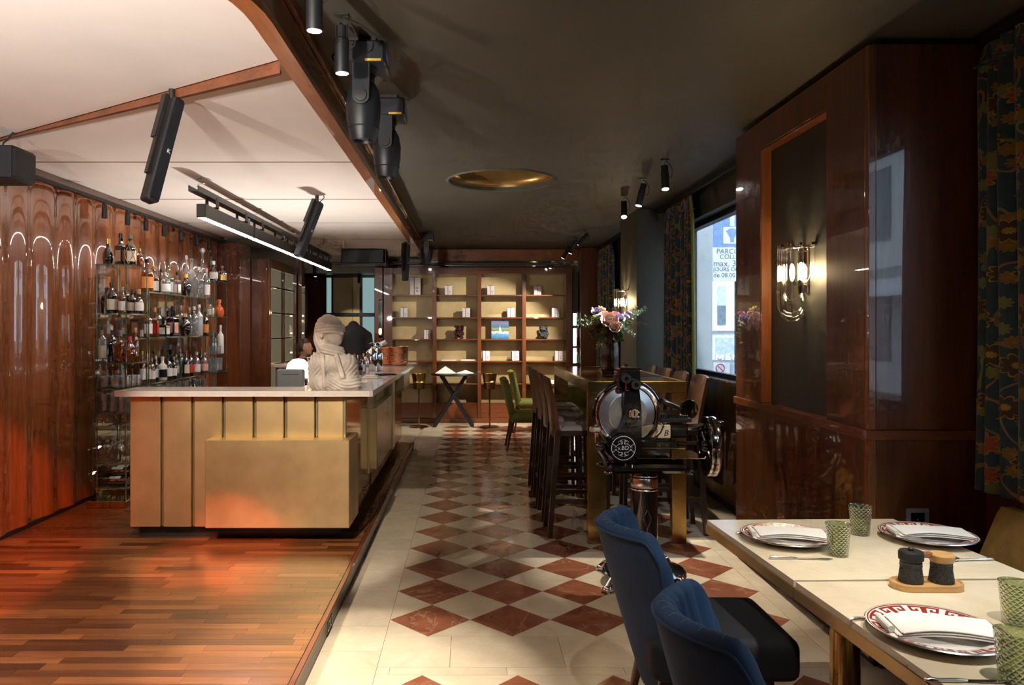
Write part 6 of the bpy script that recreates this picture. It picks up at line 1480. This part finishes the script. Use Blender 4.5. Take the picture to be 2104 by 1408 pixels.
# mills on a beech tray
Y = 1520*.8/(1208-675); mx = (1903-966)*Y/1520
t = thing('mill_tray', 'rounded beech tray carrying the two mills', 'tray', (mx, Y, DZ))
pts = [(math.copysign(.062, math.cos(a))*0+.062*(1 if math.cos(a) > 0 else -1)+.046*math.cos(a), .046*math.sin(a)) for a in [i*2*PI/40+.01 for i in range(40)]]
obj('board', MB().prism(pts, .0005, .018), M['beech'], t); obj('board_lip', MB().tube([(x*.97, y*.95, .018) for x, y in pts], .004, 6, True), M['beech'], t)
mill = [(0, .0), (.034, .0), (.034, .004), (.0285, .045), (.0305, .058), (.031, .062)]
t1 = thing('pepper_mill', 'dark cast iron pepper mill with black grinder top', 'mill', (mx-.047, Y, DZ+.0185), 0, 'studded cast iron mills')
obj('studded_body', MB().lathe(mill, n=32), M['millgrey'], t1); obj('top', MB().lathe([(.029, .062), (.030, .066), (.035, .070), (.0355, .090), (.032, .096), (0, .097)], n=32), M['matblack'], t1); obj('knob', MB().ball((0, 0, .101), (.009, .009, .007), 12, 8), M['blackmetal'], t1)
t2 = thing('salt_cellar', 'dark cast iron salt cellar with swivelling beech lid', 'salt cellar', (mx+.047, Y, DZ+.0185), 0, 'studded cast iron mills')
obj('studded_body', MB().lathe(mill, n=32), M['millgrey'], t2); obj('lid', MB().lathe([(.030, .062), (.0345, .068), (.036, .084), (.034, .087), (0, .088)], n=32), M['beech'], t2); obj('lid_tab', MB().box(-.060, -.008, .075, -.03, .008, .092, .003), M['corner'], t2)
std = MB()
for ix in range(26):
    for iz in range(9):
        a = 2*PI*(ix+.5*(iz % 2))/26; z = .006+.0058*iz; r_ = np.interp(z, [b for _, b in mill], [a_ for a_, _ in mill])
        std.ball((r_*math.cos(a), r_*math.sin(a), z), .0022, 5, 4)
sm = mesh_of('studs', std); sm.materials.append(M['millgrey']); link('studs', sm, None, t1); link('studs', sm, None, t2)

# ================================================================ BLUE SHELL CHAIRS
def shell_chair():
    t = thing('shell_chair', 'x', 'chair', (0, 0, 0), 0, 'blue velvet shell chairs')        # faces +X, origin below the seat centre
    NT, NS, TH = 84, 18, .062
    def base(tt, s):                                        # outer surface; tt in -1..1 across, s in 0..1 up
        top = .832-.07*max(0, (abs(tt)-.86)/.14)**2
        z = .27+(top-.27)*s
        hz = min(1, max(0, (z-.27)/.56))
        hw = .215+.035*hz; dp = .11+.045*hz; a_ = abs(tt)
        x = -.335+.16*(1-hz)**1.1+dp*a_**2.1; y = hw*tt
        n_ = Vector((-hw, 2.1*dp*a_**1.1*(1 if tt > 0 else -1), 0)).normalized(); return Vector((x, y, z)), n_
    def outer(a, b): p, n_ = base(2*a-1, b); return tuple(p)
    def inner(a, b):
        tt = 2*a-1; p, n_ = base(tt, b); rib = abs(math.cos(tt*PI*5.5)); th = TH*(.8+.2*math.sin(PI*min(1, b*1.0)))+.012*rib**.6*min(1, b*2)
        return tuple(p-n_*th)
    mb = MB().grid(outer, NT, NS).grid(inner, NT, NS, flip=True)
    for bnd, n_ in ((lambda c: (c, 1), NT), (lambda c: (0, c), NS), (lambda c: (1, c), NS), (lambda c: (c, 0), NT)):
        def rimf(a, b):
            p0, p1 = Vector(outer(*bnd(a))), Vector(inner(*bnd(a))); e = bnd(a); up = Vector((0, 0, .026)) if e[1] == 1 else (Vector((.022, 0, .004)) if e[0] in (0, 1) else Vector((0, 0, -.01)))
            return tuple(p0.lerp(p1, .5-.5*math.cos(PI*b))+up*math.sin(PI*b))
        mb.grid(rimf, n_, 8)
    obj('shell_back', mb, M['blue'], t, angle=75)
    pts = [Vector(outer(0, j/NS)) for j in range(NS)]+[Vector(outer(i/NT, 1)) for i in range(NT+1)]+[Vector(outer(1, 1-j/NS)) for j in range(NS)]
    cen = Vector((0, 0, .6)); obj('piping', MB().tube([p+Vector((p.x-.1, p.y, 0)).normalized()*.002 for p in pts], .0055, 7), M['blue'], t)
    st = MB()
    for i in range(1, 11):
        a = (i/11)
        pr = [Vector(outer(a, 1)).lerp(Vector(inner(a, 1)), .5-.5*math.cos(PI*b))+Vector((0, 0, .0275*math.sin(PI*b))) for b in (.3, .4, .5, .6, .7)]
        st.tube(pr, .0006, 4)
    so_ = obj('stitching', st, pm('pale_thread', (.16, .22, .32), .7), t); so_['kind'] = 'stuff'
    def seat(X, Y, Z):
        dx = np.abs(X-.065)-.215; dy = np.abs(Y)-.185; dz = np.abs(Z-.425)-.035; r_ = .035
        return np.sqrt(np.maximum(dx, 0)**2+np.maximum(dy, 0)**2+np.maximum(dz, 0)**2)+np.minimum(np.maximum(np.maximum(dx, dy), dz), 0)-r_-.006*np.cos(3*X)*np.cos(3*Y)
    obj('seat', sdf_mesh(seat, (-.22, -.26, .33), (.35, .26, .51), .011), M['navy'], t, angle=180)
    obj('seat_piping', MB().tube([(.065+.250*math.copysign(abs(math.cos(a))**.35, math.cos(a)), .220*math.copysign(abs(math.sin(a))**.35, math.sin(a)), .463) for a in [i*2*PI/64+.001 for i in range(64)]], .004, 6, True), M['navy'], t)
    for x, y, ox, oy in ((-.12, -.15, -.08, -.03), (-.12, .15, -.08, .03), (.22, -.15, .04, -.02), (.22, .15, .04, .02)): obj('leg', MB().cyl((x+ox, y+oy, 0), (x, y, .395), .012, .021, 12), M['walnut'], t)
    return t
sc_ = shell_chair(); sc_.location = (.800, 2.70, 0); sc_['label'] = 'blue velvet shell-backed chair, the farther of the two'
dup(sc_, (.800, 1.84, 0), R(-3), 'blue velvet shell-backed chair nearest the camera')

# ================================================================ BENCH, CURTAINS, SCONCES, SOCKETS
t = thing('banquette', 'mustard velvet banquette end below the floral curtain', 'bench', (2.05, 2.2, 0))
prof = [(1.99, .40), (2.155, .79), (2.175, .82), (2.22, .82), (2.235, .79), (2.235, .40)]
mb = MB(); ys = [.3, 3.03]
n_ = len(prof); mb.v = [(x, y, z) for y in ys for x, z in prof]; mb.f = [tuple(range(n_))[::-1], tuple(range(n_, 2*n_))]+[(i, (i+1) % n_, n_+(i+1) % n_, n_+i) for i in range(n_)]
# reclined end panel seen against the pier
obj('backrest', mb, M['mustard'], t, world=True); obj('seat', MB().box(1.86, .3, .30, 2.23, 3.02, .44, .03), M['mustard'], t, world=True); obj('base', MB().box(1.93, .34, 0, 2.22, 2.98, .30), M['darkwood'], t, world=True)
def curtain(name, label, y0, y1, x, z0, z1, nf, amp, lining=None, fan=0):
    t = thing(name, label, 'curtain', (x, (y0+y1)/2, z0), 0, 'floral curtains')
    nu, nv = nf*10, 30; me_v = []; uvs = []; L = nf*.12
    def pt(a, b):
        gather = 1-.10*max(0, (b-.93)/.07); k_ = amp*(.7+.3*math.sin(3*b+a*9))*(.45 if b > .96 else 1); w_ = 1+fan*(1-b)
        ym = (y0+y1)/2
        return Vector((x+k_*math.sin(2*PI*nf*a+.8*math.sin(7*a)+.25*math.sin(4*b))+.012*math.sin(30*a+60*b)*(1 if b > .95 else 0), ym+((y0-ym)+(y1-y0)*a)*w_*gather+.35*amp*math.cos(2*PI*nf*a), z0+(z1-z0)*b))
    mb = MB().grid(lambda a, b: tuple(pt(a, b)), nu, nv)
    me = bpy.data.meshes.new('cloth'); me.from_pydata([Vector(p)-t.location for p in mb.v], [], mb.f); uv = me.uv_layers.new(name='UVMap')
    for poly in me.polygons:
        for li in poly.loop_indices:
            vi = me.loops[li].vertex_index; i, j = divmod(vi, nv+1); uv.data[li].uv = (i/nu*L, j/nv*(z1-z0))
    me.polygons.foreach_set('use_smooth', [True]*len(me.polygons)); me.materials.append(M['curtain']); link('cloth', me, None, t)
    obj('heading_tape', MB().tube([tuple(pt(i/60, .955)+Vector((-.004, 0, 0))) for i in range(61)], .006, 6), M['curtain'], t, world=True)
    if lining: obj('lining_edge', MB().tube([tuple(pt(0, b/12)+Vector((.006, -.004, 0))) for b in range(13)], .016, 6), M['lining'], t, world=True)
    obj('runner', MB().box(x-.01, y0+.01, z1, x+.01, y1-.01, CZ-.055), M['matblack'], t, False, world=True)
    return t
curtain('curtain', 'floral velvet curtain at the right picture edge beside the pier', 2.80, 3.31, 2.275, .835, 2.80, 6, .038)
curtain('curtain', 'floral curtain with yellow lining beside the large window', 6.86, 7.84, 2.06, .10, 2.79, 8, .040, True)
curtain('curtain', 'far floral curtain at the end of the window wall', 10.72, 11.9, 2.06, .10, 2.79, 8, .05, fan=.12)
def sconce(x, y, z, label, n_rods=7, energy=28):
    t = thing('crystal_sconce', label, 'wall lamp', (x, y, z), 0, 'crystal rod wall sconces')       # on a wall facing -X, z = top
    obj('back_plate', MB().box(-.012, -.06, -.26, 0, .06, -.01, .003), M['chrome'], t)
    hd_ = obj('top_holder', MB().box(-.10, -.015, -.02, -.005, .015, -.008).tube([(-.005, -.13, -.012), (-.06, -.12, -.012), (-.10, -.06, -.012), (-.115, 0, -.012), (-.10, .06, -.012), (-.06, .12, -.012), (-.005, .13, -.012)], .006, 8), M['chrome'], t)
    for i in range(n_rods):
        a = -PI/2+PI*(i+.0)/(n_rods-1); yy = .125*math.sin(a); xx = -.115*math.cos(a)-.012; drop = .20+.20*math.cos(a)**1.0
        pth = [(xx, yy, 0), (xx, yy, -.5*drop), (xx, yy, -drop+.05)]+[(xx+(-.012-xx)*(1-math.cos(b))*.5, yy*(.5+.5*math.cos(b)), -drop+.05-.055*math.sin(b)) for b in (.4, .8, 1.2, 1.57, 2.0, 2.4, 2.8)]
        obj('glass_rod', MB().tube(pth, .0145, 10), M['clear'], t, angle=60)
        obj('rod_cap', MB().cyl((xx, yy, -.002), (xx, yy, .012), .012, n=10), M['chrome'], hd_)
    for yy in (-.055, .055): obj('bulb', MB().ball((-.045, yy, -.14), (.014, .014, .05), 12, 8), M['bulb'], t)
    lamp('POINT', (x-.075, y, z-.14), energy, (1, .70, .38), size=.05, name='sconce_glow')
    return t
sconce(1.862, 4.12, 2.005, 'glowing crystal rod sconce on the dark panel of the near pier', energy=16)
sconce(1.843, 8.74, 2.00, 'glowing crystal rod sconce on the far painted pier behind the bouquet', energy=16)
# sockets
t = thing('wall_socket', 'brushed steel frame wall socket with black insert on the pier front', 'socket', (2.015, 3.338, .688))
fr = MB(); 
for a in ((-.05, -.05, .05, -.032), (-.05, .032, .05, .05), (-.05, -.032, -.032, .032), (.032, -.032, .05, .032)): fr.box(a[0], -.010, a[1], a[2], 0, a[3])
obj('frame', fr, pm('brushed_steel_frame', (.34, .34, .35), .35, .3), t, False); obj('insert', MB().box(-.032, -.006, -.032, .032, 0, .032), M['black'], t); obj('indicator', MB().cyl((0, -.008, 0), (0, -.005, 0), .003, n=8), M['signblue'], t)
t = thing('stage_socket', 'black double socket with steel frame in the stage riser', 'socket', (-.7195, 3.77, .048), 0)
obj('frame', MB().box(0, -.075, -.030, .004, .075, .030), M['silver'], t); 
for y in (-.036, .036): obj('insert', MB().box(.004, y-.032, -.026, .007, y+.032, .026, .004), M['black'], t); obj('socket_hole', MB().cyl((.0065, y, 0), (.0078, y, 0), .019, n=18), M['rubber'], t)

# ================================================================ THE STREET
struct('floor', MB().box(2.5, -30, -.25, 60, 60, -.15), M['asphalt'])
one('concrete_pillar', MB().box(2.72, 9.0, -.15, 2.95, 9.25, 3.05, .01).box(2.72, 9.0, 3.06, 2.95, 9.25, 6, .01).box(2.725, 9.005, 3.04, 2.945, 9.245, 3.07), M['concrete'], 'grey concrete pillar standing just outside the large window', 'pillar')
# parking meter sign
t = thing('parking_sign', 'blue parking sign with white lettered panel seen through the window', 'sign', (3.62, 10.0, -.15))
obj('post', MB().cyl((0, .05, 0), (0, .05, 3.5), .03, n=14), M['blackmetal'], t)
z = lambda v: CAM_H-(v-675)*10/1520+.15; xx = lambda u: (u-966)*10/1520-3.62
obj('blue_panel', MB().box(xx(1465), 0, z(508), xx(1560), .02, z(405)), M['signblue'], t, False); obj('white_panel', MB().box(xx(1465), 0, z(578), xx(1560), .02, z(509)), M['signwhite'], t, False)
obj('parking_letter', text_mb('P', .62, Matrix.Translation((xx(1517), -.002, z(437))) @ FACE, .002), M['signwhite'], t, False)
obj('meter_square', MB().box(xx(1486), -.004, z(501), xx(1522), 0, z(467)), M['signwhite'], t, False)
obj('meter_icon', MB().prism([(xx(1491), z(475)), (xx(1497), z(470.5)), (xx(1504), z(469)), (xx(1511), z(470.5)), (xx(1517), z(475)), (xx(1508), z(490)), (xx(1508), z(498)), (xx(1500), z(498)), (xx(1500), z(490))], 0, .003).xf(Matrix.Translation((0, -.0045, 0)) @ FACE), M['signblue'], t, False)
for s_, v, size, al in (('PARCOMETRE', 517, .095, 1471), ('COLLECTIF', 528, .085, 1478), ('max. 30 min', 542, .115, 1465), ('JOURS OUVRABLES', 554, .075, 1465), ('de 08.00 a 19.00', 566, .085, 1465)):
    obj('lettering', text_mb(s_, size, Matrix.Translation((xx(al)+.005, -.002, z(v))) @ FACE, .001, 'LEFT'), M['signgrey'], t, False)
t = thing('no_parking_sign', 'small round no parking plate on a white board outside the window', 'sign', ((1484-966)*10.3/1520, 10.3, -.15))
z0_ = CAM_H-(757-675)*10.3/1520+.15
obj('board', MB().box(-.12, 0, z0_-.11, .30, .01, z0_+.08), M['signwhite'], t, False); obj('post', MB().cyl((.05, .03, 0), (.05, .03, z0_), .02, n=10), M['blackmetal'], t)
obj('blue_disc', MB().cyl((-.03, -.006, z0_), (-.03, 0, z0_), .058, n=28), pm('pale_sign_grey', (.55, .57, .66), .5), t)
obj('red_ring', MB().tube([(-.03+.058*math.cos(a), -.007, z0_+.058*math.sin(a)) for a in [i*2*PI/36 for i in range(36)]], .008, 6, True).tube([(-.03-.04, -.009, z0_+.04), (-.03+.04, -.009, z0_-.04)], .006, 6), M['signred'], t)
# pale building at the end of the street
FYY = 40.0; bx_ = lambda u: (u-966)*FYY/1520; bz2 = lambda v: CAM_H-(v-675)*FYY/1520
t = thing('street_building', 'pale building with tall windows at the end of the street', 'building', (14, FYY, -.15))
obj('wall', MB().box(9, FYY, -.15, 24, FYY+1, 14), M['facade'], t, False, world=True)
for j, (v0, v1) in enumerate(((588, 668), (480, 560))):
    for i in range(7):
        u0 = 1473+40*i
        wdw = obj('window', MB().box(bx_(u0), FYY-.05, bz2(v1), bx_(u0+17), FYY, bz2(v0)), pm('pale_window', (.42, .48, .52), .3), t, False, world=True)
        obj('balcony_rail', MB().box(bx_(u0)-14, FYY-.12-FYY, bz2(v1)+.15, bx_(u0+17)-14, FYY-.06-FYY, bz2(v1)+1.05+.15), M['dkglass'], wdw, False)
obj('cornice', MB().box(9, FYY-.4, bz2(680), 24, FYY, bz2(672)), M['facade'], t, False, world=True)
for i in range(3): obj('shop_window', MB().box(bx_(1470+60*i), FYY-.05, -.1, bx_(1520+60*i), FYY, bz2(694)), pm('shop_glass', (.5, .56, .60), .2), t, False, world=True)
obj('shop_lettering', text_mb('MANK', .62, Matrix.Translation((bx_(1502), FYY-.12, bz2(737))) @ FACE, .02), emit('lit_letters', (1, .98, .92), 3), t, False, world=True)
# buildings across the street
for j, (y0, y1, m_, lb) in enumerate(((-26, -3, 'facade', 'long white building across the street behind the camera'), (-2.5, 17, 'facade2', 'stone building across the street beside the dining tables'))):
    t = thing('street_building', lb, 'building', (11, (y0+y1)/2, -.15))
    obj('wall', MB().box(11, y0, -.15, 14, y1, 13), M[m_], t, False, world=True)
    for zz in (3.1, 6.2, 9.3): obj('cornice', MB().box(10.6, y0, zz, 11, y1, zz+.3), M['facade'], t, False, world=True)
    wm_ = mesh_of('window', MB().box(-.06, -.55, 0, 0, .55, 1.9), False); wm_.materials.append(M['dkglass'])
    for zz in (.7, 3.9, 7.0):
        for i in range(int((y1-y0)/2.3)): link('window', wm_, None, t, (0, y0+1.3+2.3*i-(y0+y1)/2, zz+.15))
    obj('awning', MB().hexa([(11, y0, 2.9), (11, y1, 2.9), (11, y1, 2.96), (11, y0, 2.96)], [(9.6, y0, 2.3), (9.6, y1, 2.3), (9.6, y1, 2.36), (9.6, y0, 2.36)]), M['signwhite'], t, False, world=True)
